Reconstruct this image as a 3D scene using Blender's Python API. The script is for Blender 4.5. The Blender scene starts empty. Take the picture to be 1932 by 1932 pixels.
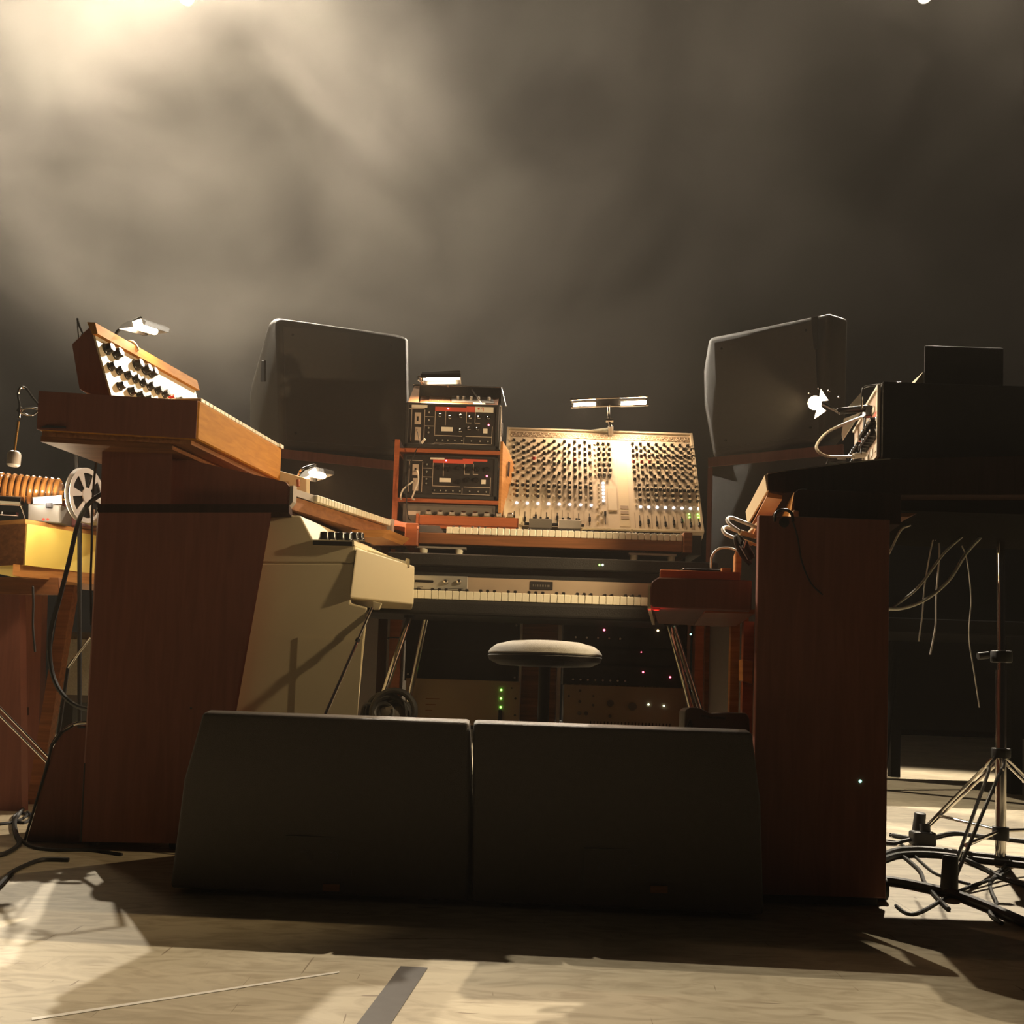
import bpy, bmesh, math, random
from mathutils import Vector, Matrix
random.seed(7)
scene = bpy.context.scene
COL = scene.collection

# ------------------------------------------------------------------ camera
FPX = 1932.0
PITCH = math.atan(0.060)
ROLL = math.radians(1.9)
SHIFT = 0.1025
EYE = Vector((0.0, 0.0, 0.54))
CX, CY = 966.0, 966.0 + SHIFT * 1932.0
_F = Vector((0, math.cos(PITCH), math.sin(PITCH)))
_U0 = Vector((0, -math.sin(PITCH), math.cos(PITCH)))
_R0 = Vector((1, 0, 0))
_R = _R0 * math.cos(ROLL) + _U0 * math.sin(ROLL)
_U = -_R0 * math.sin(ROLL) + _U0 * math.cos(ROLL)
cam = bpy.data.cameras.new('camera')
cam.sensor_width = 36.0
cam.lens = 36.0 * FPX / 1932.0
cam.shift_y = SHIFT
cam.clip_end = 60
camo = bpy.data.objects.new('camera', cam)
COL.objects.link(camo)
m = Matrix((( _R.x, _U.x, -_F.x, EYE.x), (_R.y, _U.y, -_F.y, EYE.y), (_R.z, _U.z, -_F.z, EYE.z), (0, 0, 0, 1)))
camo.matrix_world = m
scene.camera = camo

def ray(u, v):
    return _F + _R * ((u - CX) / FPX) + _U * (-(v - CY) / FPX)
def W(u, v, y):                       # photograph pixel at a chosen distance into the stage
    d = ray(u, v)
    return EYE + d * (y / d.y)
def G(u, v, z=0.0):                   # photograph pixel on a level surface
    d = ray(u, v)
    return EYE + d * ((z - EYE.z) / d.z)

# ------------------------------------------------------------------ world, exposure, stage lights
world = bpy.data.worlds.new('world')
scene.world = world
world.use_nodes = True
world.node_tree.nodes['Background'].inputs[0].default_value = (0.9, 0.72, 0.55, 1)
world.node_tree.nodes['Background'].inputs[1].default_value = 0.004
vs = scene.view_settings
vs.view_transform = 'Standard'
vs.look = 'None'
vs.exposure = 0.0
vs.gamma = 1.0
vs.use_curve_mapping = False
scene.cycles.max_bounces = 5
scene.cycles.diffuse_bounces = 3
scene.cycles.glossy_bounces = 3
scene.cycles.transmission_bounces = 4
scene.cycles.volume_bounces = 0
scene.cycles.use_light_tree = False
scene.cycles.volume_step_rate = 3.0
scene.cycles.volume_max_steps = 32
scene.cycles.use_adaptive_sampling = True
scene.cycles.adaptive_threshold = 0.025
scene.cycles.caustics_reflective = False
scene.cycles.caustics_refractive = False
scene.cycles.sample_clamp_indirect = 4.0

SPOT_A = W(352, -5, 11.0)            # back light whose glare shows at the top edge
SPOT_B = W(1745, -9, 11.0)           # its partner on the other side
SPOT_C = Vector((-6.4, 12.3, 10.2))     # back light further along the same bar, out of frame
def spot(name, loc, target, power, size, col, blend=0.3, rad=0.06):
    l = bpy.data.lights.new(name, 'SPOT')
    l.energy = power; l.spot_size = math.radians(size); l.spot_blend = blend
    l.shadow_soft_size = rad; l.color = col
    o = bpy.data.objects.new(name, l); COL.objects.link(o)
    o.location = loc
    o.rotation_euler = (Vector(target) - Vector(loc)).to_track_quat('-Z', 'Y').to_euler()
    return o
spot('back_light_beam_a', SPOT_A, (-0.3, 2.6, 0), 4300, 58, (1.0, 0.86, 0.66))
spot('back_light_beam_b', SPOT_B, (0.9, 2.6, 0), 7200, 46, (1.0, 0.86, 0.66))
spot('back_light_beam_c', SPOT_C, (-0.9, 2.4, 0), 7600, 32, (1.0, 0.86, 0.66))

# ------------------------------------------------------------------ materials
MATS = {}
def _new(name):
    mt = bpy.data.materials.new(name); mt.use_nodes = True
    MATS[name] = mt
    nt = mt.node_tree
    return mt, nt, nt.nodes['Principled BSDF']
def M_plain(name, col, rough=0.5, metal=0.0, var=0.15, scale=12.0, bump=0.0, spec=0.5):
    mt, nt, b = _new(name)
    tc = nt.nodes.new('ShaderNodeTexCoord')
    nz = nt.nodes.new('ShaderNodeTexNoise'); nz.inputs['Scale'].default_value = scale; nz.inputs['Detail'].default_value = 2
    nt.links.new(tc.outputs['Object'], nz.inputs['Vector'])
    mr = nt.nodes.new('ShaderNodeMapRange')
    mr.inputs['To Min'].default_value = 1 - var; mr.inputs['To Max'].default_value = 1 + var
    nt.links.new(nz.outputs['Fac'], mr.inputs['Value'])
    mx = nt.nodes.new('ShaderNodeVectorMath'); mx.operation = 'SCALE'
    mx.inputs[0].default_value = col
    nt.links.new(mr.outputs['Result'], mx.inputs['Scale'])
    nt.links.new(mx.outputs['Vector'], b.inputs['Base Color'])
    b.inputs['Roughness'].default_value = rough
    b.inputs['Metallic'].default_value = metal
    b.inputs['Specular IOR Level'].default_value = spec
    if bump:
        bp = nt.nodes.new('ShaderNodeBump'); bp.inputs['Strength'].default_value = bump
        bp.inputs['Distance'].default_value = 0.003
        n2 = nt.nodes.new('ShaderNodeTexNoise'); n2.inputs['Scale'].default_value = scale * 14
        nt.links.new(tc.outputs['Object'], n2.inputs['Vector'])
        nt.links.new(n2.outputs['Fac'], bp.inputs['Height'])
        nt.links.new(bp.outputs['Normal'], b.inputs['Normal'])
    return mt
def M_wood(name, c1, c2, rough=0.4, stretch=(2.0, 2.0, 26.0), spec=0.4):
    mt, nt, b = _new(name)
    tc = nt.nodes.new('ShaderNodeTexCoord')
    mp = nt.nodes.new('ShaderNodeMapping'); mp.inputs['Scale'].default_value = stretch
    nt.links.new(tc.outputs['Object'], mp.inputs['Vector'])
    nz = nt.nodes.new('ShaderNodeTexNoise'); nz.inputs['Scale'].default_value = 2.2
    nz.inputs['Detail'].default_value = 6; nz.inputs['Distortion'].default_value = 0.8
    nt.links.new(mp.outputs['Vector'], nz.inputs['Vector'])
    rp = nt.nodes.new('ShaderNodeValToRGB')
    rp.color_ramp.elements[0].position = 0.3; rp.color_ramp.elements[0].color = (*c1, 1)
    rp.color_ramp.elements[1].position = 0.7; rp.color_ramp.elements[1].color = (*c2, 1)
    nt.links.new(nz.outputs['Fac'], rp.inputs['Fac'])
    nt.links.new(rp.outputs['Color'], b.inputs['Base Color'])
    b.inputs['Roughness'].default_value = rough
    b.inputs['Specular IOR Level'].default_value = spec
    return mt
def M_emit(name, col, strength):
    mt, nt, b = _new(name)
    b.inputs['Base Color'].default_value = (*col, 1)
    b.inputs['Emission Color'].default_value = (*col, 1)
    b.inputs['Emission Strength'].default_value = strength
    mt.cycles.emission_sampling = 'NONE'
    return mt

M_wood('wood_redbrown', (0.19, 0.072, 0.050), (0.23, 0.088, 0.060), 0.6, (26, 2, 2), 0.2)
M_wood('wood_dark', (0.026, 0.012, 0.007), (0.038, 0.016, 0.010), 0.85, (26, 2, 2), 0.08)
M_wood('wood_orange', (0.40, 0.17, 0.045), (0.56, 0.27, 0.08), 0.42, (3, 3, 40))
M_wood('wood_orange_depth', (0.36, 0.145, 0.012), (0.47, 0.21, 0.022), 0.6, (30, 2, 30), 0.12)
M_wood('wood_walnut', (0.15, 0.062, 0.025), (0.26, 0.105, 0.04), 0.6, (2, 30, 30), 0.15)
M_wood('wood_walnut_depth', (0.20, 0.085, 0.035), (0.33, 0.145, 0.055), 0.6, (30, 2, 30), 0.15)
M_wood('wood_mahogany', (0.30, 0.085, 0.03), (0.40, 0.12, 0.045), 0.35, (2, 30, 30))
M_wood('wood_pine', (0.55, 0.34, 0.14), (0.68, 0.45, 0.2), 0.5, (30, 3, 30))
M_plain('black_carpet', (0.062, 0.050, 0.040), 0.42, 0, 0.12, 60, 0.5, 0.55)
for _m in ('black_carpet',):
    _b = MATS[_m].node_tree.nodes['Principled BSDF']
    _b.inputs['Sheen Weight'].default_value = 0.3; _b.inputs['Sheen Roughness'].default_value = 0.25; _b.inputs['Sheen Tint'].default_value = (0.5, 0.46, 0.38, 1)
M_plain('black_paint', (0.012, 0.011, 0.010), 0.6, 0, 0.2, 20, 0.3, 0.35)
M_plain('black_gloss', (0.012, 0.011, 0.011), 0.25, 0, 0.2, 20)
M_plain('black_panel', (0.022, 0.019, 0.018), 0.6, 0, 0.2, 30, 0, 0.2)
M_plain('black_rubber', (0.014, 0.013, 0.012), 0.55, 0, 0.2, 30)
M_plain('black_grille', (0.014, 0.013, 0.012), 0.75, 0, 0.4, 90, 0.8, 0.3)
M_plain('cream_paint', (0.72, 0.62, 0.40), 0.45, 0, 0.05, 8)
M_plain('cream_panel', (0.78, 0.70, 0.52), 0.4, 0, 0.04, 10)
M_plain('cream_shaded', (0.42, 0.34, 0.235), 0.55, 0, 0.06, 8)  # shaded copy of the cream paint, shade put into the colour; unassigned
M_plain('mixer_cream', (0.74, 0.64, 0.47), 0.4, 0, 0.04, 10)
M_plain('key_ivory', (0.80, 0.76, 0.60), 0.3, 0, 0.05, 8)
M_plain('key_black', (0.012, 0.010, 0.010), 0.3)
M_plain('rail_aluminium', (0.44, 0.345, 0.25), 0.42, 0.25, 0.05, 20)
M_plain('silver', (0.62, 0.60, 0.54), 0.35, 0.7, 0.06, 30)
M_plain('chrome', (0.78, 0.76, 0.72), 0.12, 1.0, 0.03, 30)
M_plain('grey_metal', (0.42, 0.38, 0.33), 0.45, 0.4, 0.1, 20)
M_plain('grey_plastic', (0.12, 0.105, 0.085), 0.5, 0, 0.1, 20)
M_plain('beige_panel', (0.36, 0.27, 0.17), 0.5, 0, 0.06, 12)
M_plain('grey_cloth', (0.30, 0.29, 0.24), 0.9, 0, 0.25, 160, 0.5)
M_plain('stool_fabric', (0.30, 0.29, 0.26), 0.85, 0, 0.15, 40, 0.5)
M_plain('tape_white', (0.80, 0.74, 0.62), 0.6, 0, 0.05, 30)
M_plain('red_print', (0.62, 0.09, 0.045), 0.5, 0, 0.08, 30)
M_plain('red_plastic', (0.45, 0.03, 0.02), 0.35)
M_plain('line_print', (0.52, 0.42, 0.33), 0.5, 0, 0.06, 30)
M_plain('white_cable', (0.70, 0.66, 0.57), 0.4, 0, 0.06, 20)
M_plain('brass', (0.85, 0.60, 0.22), 0.25, 0.9, 0.05, 20)
M_plain('plug_cream', (0.80, 0.60, 0.28), 0.35, 0, 0.08, 30)
M_plain('paper_yellow', (0.84, 0.66, 0.15), 0.7, 0, 0.05, 14)
M_plain('amber_glass', (0.62, 0.27, 0.07), 0.12, 0, 0.2, 30, 0, 0.8)
M_plain('clear_film', (0.30, 0.17, 0.10), 0.1, 0, 0.2, 10, 0, 0.8)
M_plain('reel_metal', (0.86, 0.83, 0.80), 0.3, 0.35, 0.04, 20)
M_plain('wine_plastic', (0.10, 0.022, 0.02), 0.3, 0, 0.1, 20)
M_plain('tape_dark', (0.055, 0.048, 0.042), 0.45, 0, 0.35, 30)
M_plain('curtain_black', (0.003, 0.0028, 0.0025), 1.0, 0, 0.0, 3, 0, 0.0)
M_plain('black_flat', (0.009, 0.008, 0.007), 1.0, 0, 0.1, 8, 0, 0.02)
M_emit('bulb_warm', (1.0, 0.72, 0.42), 60)
M_emit('bulb_white', (1.0, 0.90, 0.78), 45)
M_emit('led_red', (1.0, 0.10, 0.16), 9)
M_emit('led_green', (0.25, 1.0, 0.12), 5)
M_emit('led_white', (0.85, 1.0, 0.8), 5)
M_emit('led_teal', (0.3, 0.9, 0.7), 3)
M_emit('led_orange', (1.0, 0.65, 0.3), 8)
M_emit('led_button', (0.85, 0.88, 1.0), 1.3)
M_emit('spot_lens', (1.0, 0.86, 0.62), 120)

# floor: pale dance vinyl, scuffed
def floor_material():
    mt, nt, b = _new('stage_vinyl')
    tc = nt.nodes.new('ShaderNodeTexCoord')
    def noise(scale, stretch, detail=5, rot=0.0, dist=0.0):
        mp = nt.nodes.new('ShaderNodeMapping'); mp.inputs['Scale'].default_value = stretch
        mp.inputs['Rotation'].default_value = (0, 0, rot)
        nt.links.new(tc.outputs['Object'], mp.inputs['Vector'])
        nz = nt.nodes.new('ShaderNodeTexNoise'); nz.inputs['Scale'].default_value = scale
        nz.inputs['Detail'].default_value = detail; nz.inputs['Distortion'].default_value = dist
        nt.links.new(mp.outputs['Vector'], nz.inputs['Vector'])
        return nz.outputs['Fac']
    def ramp(sock, p0, p1, c0, c1):
        rp = nt.nodes.new('ShaderNodeValToRGB')
        rp.color_ramp.elements[0].position = p0; rp.color_ramp.elements[0].color = (*c0, 1)
        rp.color_ramp.elements[1].position = p1; rp.color_ramp.elements[1].color = (*c1, 1)
        nt.links.new(sock, rp.inputs['Fac']); return rp.outputs['Color']
    def mul(a, c):
        mx = nt.nodes.new('ShaderNodeMix'); mx.data_type = 'RGBA'; mx.blend_type = 'MULTIPLY'
        mx.inputs[0].default_value = 1.0
        nt.links.new(a, mx.inputs[6]); nt.links.new(c, mx.inputs[7]); return mx.outputs[2]
    base = ramp(noise(2.0, (1, 1, 1), 8, 0, 0.6), 0.32, 0.68, (0.44, 0.37, 0.245), (0.60, 0.515, 0.36))
    smear = ramp(noise(7, (1.0, 2.4, 1), 8, 0.3, 2.0), 0.36, 0.58, (0.76, 0.73, 0.70), (1, 1, 1))
    dark = ramp(noise(1.5, (1.0, 26, 1), 2, -0.4, 3.5), 0.265, 0.285, (0.40, 0.34, 0.30), (1, 1, 1))
    dark2 = ramp(noise(1.3, (22, 1.0, 1), 2, 0.75, 3.5), 0.26, 0.28, (0.50, 0.44, 0.38), (1, 1, 1))
    c = mul(mul(mul(base, smear), dark), dark2)
    nt.links.new(c, b.inputs['Base Color'])
    b.inputs['Roughness'].default_value = 0.5
    b.inputs['Specular IOR Level'].default_value = 0.35
    return mt
floor_material()

# ------------------------------------------------------------------ mesh helpers
def V(*a): return Vector(a)
def new_bm(): return bmesh.new()
def ext(pts, vec):
    """solid from a polygon swept along vec"""
    bm = bmesh.new(); vec = Vector(vec)
    a = [bm.verts.new(p) for p in pts]
    b = [bm.verts.new(Vector(p) + vec) for p in pts]
    bm.faces.new(a); bm.faces.new(list(reversed(b)))
    n = len(a)
    for i in range(n):
        j = (i + 1) % n
        bm.faces.new((a[j], a[i], b[i], b[j]))
    bmesh.ops.recalc_face_normals(bm, faces=bm.faces)
    return bm
def box(x0, x1, y0, y1, z0, z1):
    return ext([V(x0, y0, z0), V(x1, y0, z0), V(x1, y0, z1), V(x0, y0, z1)], V(0, y1 - y0, 0))
def plan(poly, z0, z1):
    return ext([V(p[0], p[1], z0) for p in poly], V(0, 0, z1 - z0))
def hull(pts):
    bm = bmesh.new()
    for p in pts: bm.verts.new(p)
    r = bmesh.ops.convex_hull(bm, input=bm.verts)
    junk = [g for g in r.get('geom_interior', []) if isinstance(g, bmesh.types.BMVert)]
    if junk: bmesh.ops.delete(bm, geom=junk, context='VERTS')
    bmesh.ops.dissolve_limit(bm, angle_limit=0.02, verts=bm.verts, edges=bm.edges)
    bmesh.ops.recalc_face_normals(bm, faces=bm.faces)
    return bm
def bev(bm, r, seg=2):
    es = [e for e in bm.edges if len(e.link_faces) == 2 and e.calc_face_angle(0) > 0.3]
    bmesh.ops.bevel(bm, geom=es, offset=r, segments=seg, affect='EDGES', profile=0.5, clamp_overlap=True)
    return bm
def join(*bms):
    out = bms[0]
    for b in bms[1:]:
        me = bpy.data.meshes.new('tmp'); b.to_mesh(me); out.from_mesh(me); bpy.data.meshes.remove(me); b.free()
    return out
def frame_of(d):
    d = Vector(d).normalized()
    up = V(0, 0, 1) if abs(d.z) < 0.95 else V(1, 0, 0)
    a = d.cross(up).normalized(); b = a.cross(d).normalized()
    return a, b, d
def cyl(p0, p1, r0, r1=None, seg=14):
    p0, p1 = Vector(p0), Vector(p1); r1 = r0 if r1 is None else r1
    a, b, d = frame_of(p1 - p0)
    bm = bmesh.new()
    A = [bm.verts.new(p0 + (a * math.cos(t) + b * math.sin(t)) * r0) for t in [2 * math.pi * i / seg for i in range(seg)]]
    B = [bm.verts.new(p1 + (a * math.cos(t) + b * math.sin(t)) * r1) for t in [2 * math.pi * i / seg for i in range(seg)]]
    bm.faces.new(A); bm.faces.new(list(reversed(B)))
    for i in range(seg):
        j = (i + 1) % seg
        bm.faces.new((A[j], A[i], B[i], B[j]))
    bmesh.ops.recalc_face_normals(bm, faces=bm.faces)
    return bm
def smooth_pts(pts, n=8):
    pts = [Vector(p) for p in pts]
    if len(pts) < 3: return pts
    out = []
    for i in range(len(pts) - 1):
        p0 = pts[max(i - 1, 0)]; p1 = pts[i]; p2 = pts[i + 1]; p3 = pts[min(i + 2, len(pts) - 1)]
        for k in range(n):
            t = k / n
            out.append(0.5 * ((2 * p1) + (p2 - p0) * t + (2 * p0 - 5 * p1 + 4 * p2 - p3) * t * t + (3 * p1 - p0 - 3 * p2 + p3) * t ** 3))
    out.append(pts[-1]); return out
def tube(pts, r, seg=8, smooth=True, n=8):
    P = smooth_pts(pts, n) if smooth else [Vector(p) for p in pts]
    bm = bmesh.new(); rings = []
    a = None
    for i, p in enumerate(P):
        d = (P[min(i + 1, len(P) - 1)] - P[max(i - 1, 0)])
        if d.length < 1e-9: d = V(0, 0, 1)
        d.normalize()
        if a is None:
            a, b, _ = frame_of(d)
        else:
            a = (a - d * a.dot(d)).normalized(); b = d.cross(a)
        rings.append([bm.verts.new(p + (a * math.cos(t) + b * math.sin(t)) * r) for t in [2 * math.pi * k / seg for k in range(seg)]])
    for i in range(len(rings) - 1):
        for k in range(seg):
            j = (k + 1) % seg
            bm.faces.new((rings[i][k], rings[i][j], rings[i + 1][j], rings[i + 1][k]))
    bm.faces.new(rings[0]); bm.faces.new(list(reversed(rings[-1])))
    bmesh.ops.recalc_face_normals(bm, faces=bm.faces)
    return bm
def lathe(profile, origin, axis=(0, 0, 1), seg=24):
    """profile: list of (radius, height) along axis"""
    a, b, d = frame_of(axis); o = Vector(origin)
    bm = bmesh.new(); rings = []
    for r, h in profile:
        r = max(r, 1e-4)
        rings.append([bm.verts.new(o + d * h + (a * math.cos(t) + b * math.sin(t)) * r) for t in [2 * math.pi * k / seg for k in range(seg)]])
    for i in range(len(rings) - 1):
        for k in range(seg):
            j = (k + 1) % seg
            bm.faces.new((rings[i][k], rings[i][j], rings[i + 1][j], rings[i + 1][k]))
    bm.faces.new(rings[0]); bm.faces.new(list(reversed(rings[-1])))
    bmesh.ops.recalc_face_normals(bm, faces=bm.faces)
    return bm
def torus(center, axis, R, r, seg=28, rs=8):
    a, b, d = frame_of(axis); c = Vector(center)
    bm = bmesh.new(); rings = []
    for i in range(seg):
        t = 2 * math.pi * i / seg
        q = a * math.cos(t) + b * math.sin(t)
        rings.append([bm.verts.new(c + q * (R + r * math.cos(s)) + d * (r * math.sin(s))) for s in [2 * math.pi * k / rs for k in range(rs)]])
    for i in range(seg):
        ni = (i + 1) % seg
        for k in range(rs):
            j = (k + 1) % rs
            bm.faces.new((rings[i][k], rings[i][j], rings[ni][j], rings[ni][k]))
    bmesh.ops.recalc_face_normals(bm, faces=bm.faces)
    return bm
class Fr:
    """a flat panel: origin corner, two edge vectors, outward normal; coordinates run 0..1"""
    def __init__(s, o, x_end, y_end, flip=False):
        s.o = Vector(o); s.x = Vector(x_end) - s.o; s.y = Vector(y_end) - s.o
        s.n = s.x.cross(s.y).normalized()
        if flip: s.n = -s.n
    def p(s, x, y, h=0.0): return s.o + s.x * x + s.y * y + s.n * h
    def box(s, x0, x1, y0, y1, h0, h1):
        return ext([s.p(x0, y0, h0), s.p(x1, y0, h0), s.p(x1, y1, h0), s.p(x0, y1, h0)], s.n * (h1 - h0))
    def cyl(s, x, y, r, h0, h1, r1=None, seg=14): return cyl(s.p(x, y, h0), s.p(x, y, h1), r, r1, seg)
    def mat(s, x, y, h=0.0):
        ux = s.x.normalized(); uy = s.n.cross(ux)
        p = s.p(x, y, h)
        return Matrix(((ux.x, uy.x, s.n.x, p.x), (ux.y, uy.y, s.n.y, p.y), (ux.z, uy.z, s.n.z, p.z), (0, 0, 0, 1)))

def setm(o, mt):
    o.data.materials.append(MATS[mt] if isinstance(mt, str) else mt)
def raw(name, bm, mt, smooth=False):
    me = bpy.data.meshes.new(name)
    bm.to_mesh(me); bm.free()
    if smooth:
        me.polygons.foreach_set('use_smooth', [True] * len(me.polygons))
        try: me.set_sharp_from_angle(angle=math.radians(40))
        except Exception: pass
    o = bpy.data.objects.new(name, me); COL.objects.link(o)
    if mt: setm(o, mt)
    return o
def thing(name, label, cat, loc=(0, 0, 0), group=None):
    o = bpy.data.objects.new(name, None); o.empty_display_size = 0.05
    COL.objects.link(o); o.location = Vector(loc)
    o['label'] = label; o['category'] = cat
    if group: o['group'] = group
    return o
def wloc(o):
    l = Vector(o.location)
    while o.parent: o = o.parent; l += Vector(o.location)
    return l
def part(root, name, bm, mt, smooth=False, label=None):
    """bm in stage coordinates; becomes a child of root (a thing or one of its parts)"""
    bmesh.ops.translate(bm, verts=bm.verts, vec=-wloc(root))
    o = raw(name, bm, mt, smooth); o.parent = root
    if label: o['label'] = label
    return o
def solo(name, label, cat, bm, mt, smooth=False, group=None):
    c = Vector((0, 0, 0)); zmin = min(v.co.z for v in bm.verts)
    for v in bm.verts: c += v.co
    c /= len(bm.verts); c.z = zmin
    bmesh.ops.translate(bm, verts=bm.verts, vec=-c)
    o = raw(name, bm, mt, smooth); o.location = c
    o['label'] = label; o['category'] = cat
    if group: o['group'] = group
    return o
def mesh_of(bm, mts, name='piece', smooth=True):
    me = bpy.data.meshes.new(name); bm.to_mesh(me); bm.free()
    for mt in mts: me.materials.append(MATS[mt])
    if smooth:
        me.polygons.foreach_set('use_smooth', [True] * len(me.polygons))
        try: me.set_sharp_from_angle(angle=math.radians(40))
        except Exception: pass
    return me
def inst(root, name, me, mw):
    """a shared mesh placed by a stage-space matrix, as child of root"""
    o = bpy.data.objects.new(name, me); COL.objects.link(o)
    o.parent = root
    o.matrix_local = Matrix.Translation(-wloc(root)) @ mw
    return o
def struct(name, bm, mt, smooth=False):
    o = raw(name, bm, mt, smooth); o['kind'] = 'structure'; return o

# ------------------------------------------------------------------ the stage itself
struct('floor', box(-9, 9, 1.15, 13.2, -0.12, 0.0), 'stage_vinyl')
struct('wall_back', box(-11, 11, 12.8, 12.9, 0, 12.0), 'curtain_black')

# ------------------------------------------------------------------ shared small pieces
def knob_mesh(name, r, h, body, cap, pointer=None, seg=12):
    bm = bmesh.new()
    prof = [(r * 1.15, 0), (r * 1.15, h * 0.18), (r, h * 0.25), (r * 0.9, h * 0.92), (r * 0.75, h)]
    rings = []
    for rr, z in prof:
        rings.append([bm.verts.new((rr * math.cos(2 * math.pi * k / seg), rr * math.sin(2 * math.pi * k / seg), z)) for k in range(seg)])
    for i in range(len(rings) - 1):
        for k in range(seg):
            j = (k + 1) % seg
            bm.faces.new((rings[i][k], rings[i][j], rings[i + 1][j], rings[i + 1][k]))
    bm.faces.new(rings[0])
    f = bm.faces.new(rings[-1]); f.material_index = 1
    for fc in bm.faces:
        if all(v in rings[-1] or v in rings[-2] for v in fc.verts): fc.material_index = 1
    bmesh.ops.recalc_face_normals(bm, faces=bm.faces)
    return mesh_of(bm, [body, cap], name)
def box_mesh(name, sx, sy, sz, mts, bevel=0.0):
    bm = box(-sx / 2, sx / 2, -sy / 2, sy / 2, 0, sz)
    if bevel: bev(bm, bevel, 1)
    return mesh_of(bm, mts, name, False)
KNOB_BLACK = knob_mesh('knob_black', 0.0125, 0.021, 'black_gloss', 'black_gloss')
KNOB_BIG = knob_mesh('knob_big', 0.016, 0.025, 'black_gloss', 'black_gloss')
KNOB_RED = knob_mesh('knob_red', 0.009, 0.018, 'red_plastic', 'red_plastic')
KNOB_BRIGHT = knob_mesh('knob_bright', 0.010, 0.017, 'grey_metal', 'chrome')
KNOB_CHROME = knob_mesh('knob_chrome', 0.010, 0.016, 'black_gloss', 'chrome')
KNOB_MIX = knob_mesh('knob_mixer', 0.0062, 0.017, 'black_gloss', 'cream_panel', seg=10)
KNOB_MIXR = knob_mesh('knob_mixer_red', 0.0062, 0.017, 'red_plastic', 'cream_panel', seg=10)
KNOB_SMALL = knob_mesh('knob_small', 0.0048, 0.010, 'black_gloss', 'silver', seg=10)
LED = {c: mesh_of(lathe([(0.0035, 0), (0.0035, 0.003), (0.002, 0.005)], (0, 0, 0), seg=10), ['led_' + c], 'led_' + c) for c in ('red', 'green', 'white', 'teal', 'orange')}

# ================================================================== FAR LEFT: tape and coil workbench
bx = thing('wooden_case', 'yellow-lit wooden instrument case on a brown trestle behind the tall organ', 'case', W(90, 1080, 3.7))
c0 = W(-60, 975, 3.78); c1 = W(52, 982, 3.62); c2 = W(215, 1003, 3.95)
zt, zb = c1.z, W(50, 1066, 3.62).z
back = V(-0.05, 0.55, 0)
pl = [(c0.x, c0.y), (c1.x, c1.y), (c2.x, c2.y), (c2.x - 0.1, c2.y + 0.45), (c0.x, c0.y + 0.6)]
part(bx, 'body', plan(pl, zb, zt - 0.012), 'paper_yellow')
part(bx, 'rim', plan([(x * 1.003, y - 0.004) for x, y in pl], zt - 0.012, zt + 0.004), 'wood_orange')
s0, s1 = W(25, 1064, 3.60), W(200, 1083, 3.92)
zs = W(25, 1086, 3.60).z
part(bx, 'base_rail', ext([V(s0.x, s0.y, zs), V(s1.x, s1.y, zs), V(s1.x, s1.y, zb), V(s0.x, s0.y, zb)], V(-0.03, 0.5, 0)), 'wood_orange')
part(bx, 'side_panel', ext([V(c0.x, c0.y - 0.006, zb), V(c1.x - 0.003, c1.y - 0.006, zb), V(c1.x - 0.003, c1.y - 0.006, zt - 0.012), V(c0.x, c0.y - 0.006, zt - 0.012)], V(0, 0.004, 0)), 'wood_walnut')  # darker walnut puts shade into this face of the yellow case
tr = thing('wooden_trestle', 'brown wooden trestle legs under the yellow case', 'trestle', V(s0.x, 3.9, 0))
zl = zs
def leg_px(u0, v0, u1, v1, y, w=0.05, d=0.05):
    a = W(u0, v0, y); a.z = zl; b = W(u1, v1, y); b.z = 0
    return ext([V(a.x, y, a.z), V(a.x + w, y, a.z), V(b.x + w, y, 0), V(b.x, y, 0)], V(0, d, 0))
part(tr, 'leg', leg_px(118, 1100, 52, 1480, 3.95, 0.045), 'wood_walnut')
part(tr, 'leg', leg_px(-8, 1100, 0, 1480, 3.75, 0.085), 'wood_redbrown')
part(tr, 'leg', leg_px(40, 1100, 30, 1480, 4.25, 0.09), 'wood_redbrown')
part(tr, 'leg', leg_px(-140, 1100, -140, 1480, 3.9, 0.06), 'wood_walnut')
part(tr, 'apron', ext([W(-120, 1087, 3.72), W(110, 1090, 3.72), W(110, 1122, 3.72), W(-120, 1118, 3.72)], V(0, 0.03, 0)), 'wood_walnut')
part(tr, 'stretcher', ext([W(-120, 1330, 3.8), W(45, 1335, 3.8), W(45, 1350, 3.8), W(-120, 1345, 3.8)], V(0, 0.04, 0)), 'wood_dark')

# tape machine with reel
tm = thing('tape_machine', 'wine-red tape machine carrying the white reel, on the yellow case', 'tape machine', W(150, 990, 3.75))
q0 = W(114, 945, 3.83); q1 = W(141, 945, 3.78)
part(tm, 'body', bev(ext([V(q0.x, 3.80, zt + 0.005), V(q1.x + 0.10, 3.80, zt + 0.005), V(q1.x + 0.10, 3.80, q0.z), V(q0.x, 3.80, q0.z)], V(0.02, 0.22, 0)), 0.008), 'wine_plastic')
part(tm, 'deck_plate', bev(ext([W(196, 985, 3.68), W(150, 985, 3.70), W(150, 972, 3.70), W(196, 972, 3.68)], V(0, 0.09, 0)), 0.004), 'grey_metal')
part(tm, 'spindle', cyl(W(160, 935, 3.62), W(157, 935, 3.85), 0.008), 'chrome')
for uu in (146, 176):
    part(tm, 'guide_roller', cyl(W(uu, 972, 3.66), W(uu, 962, 3.66), 0.009), 'chrome', True)
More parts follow.
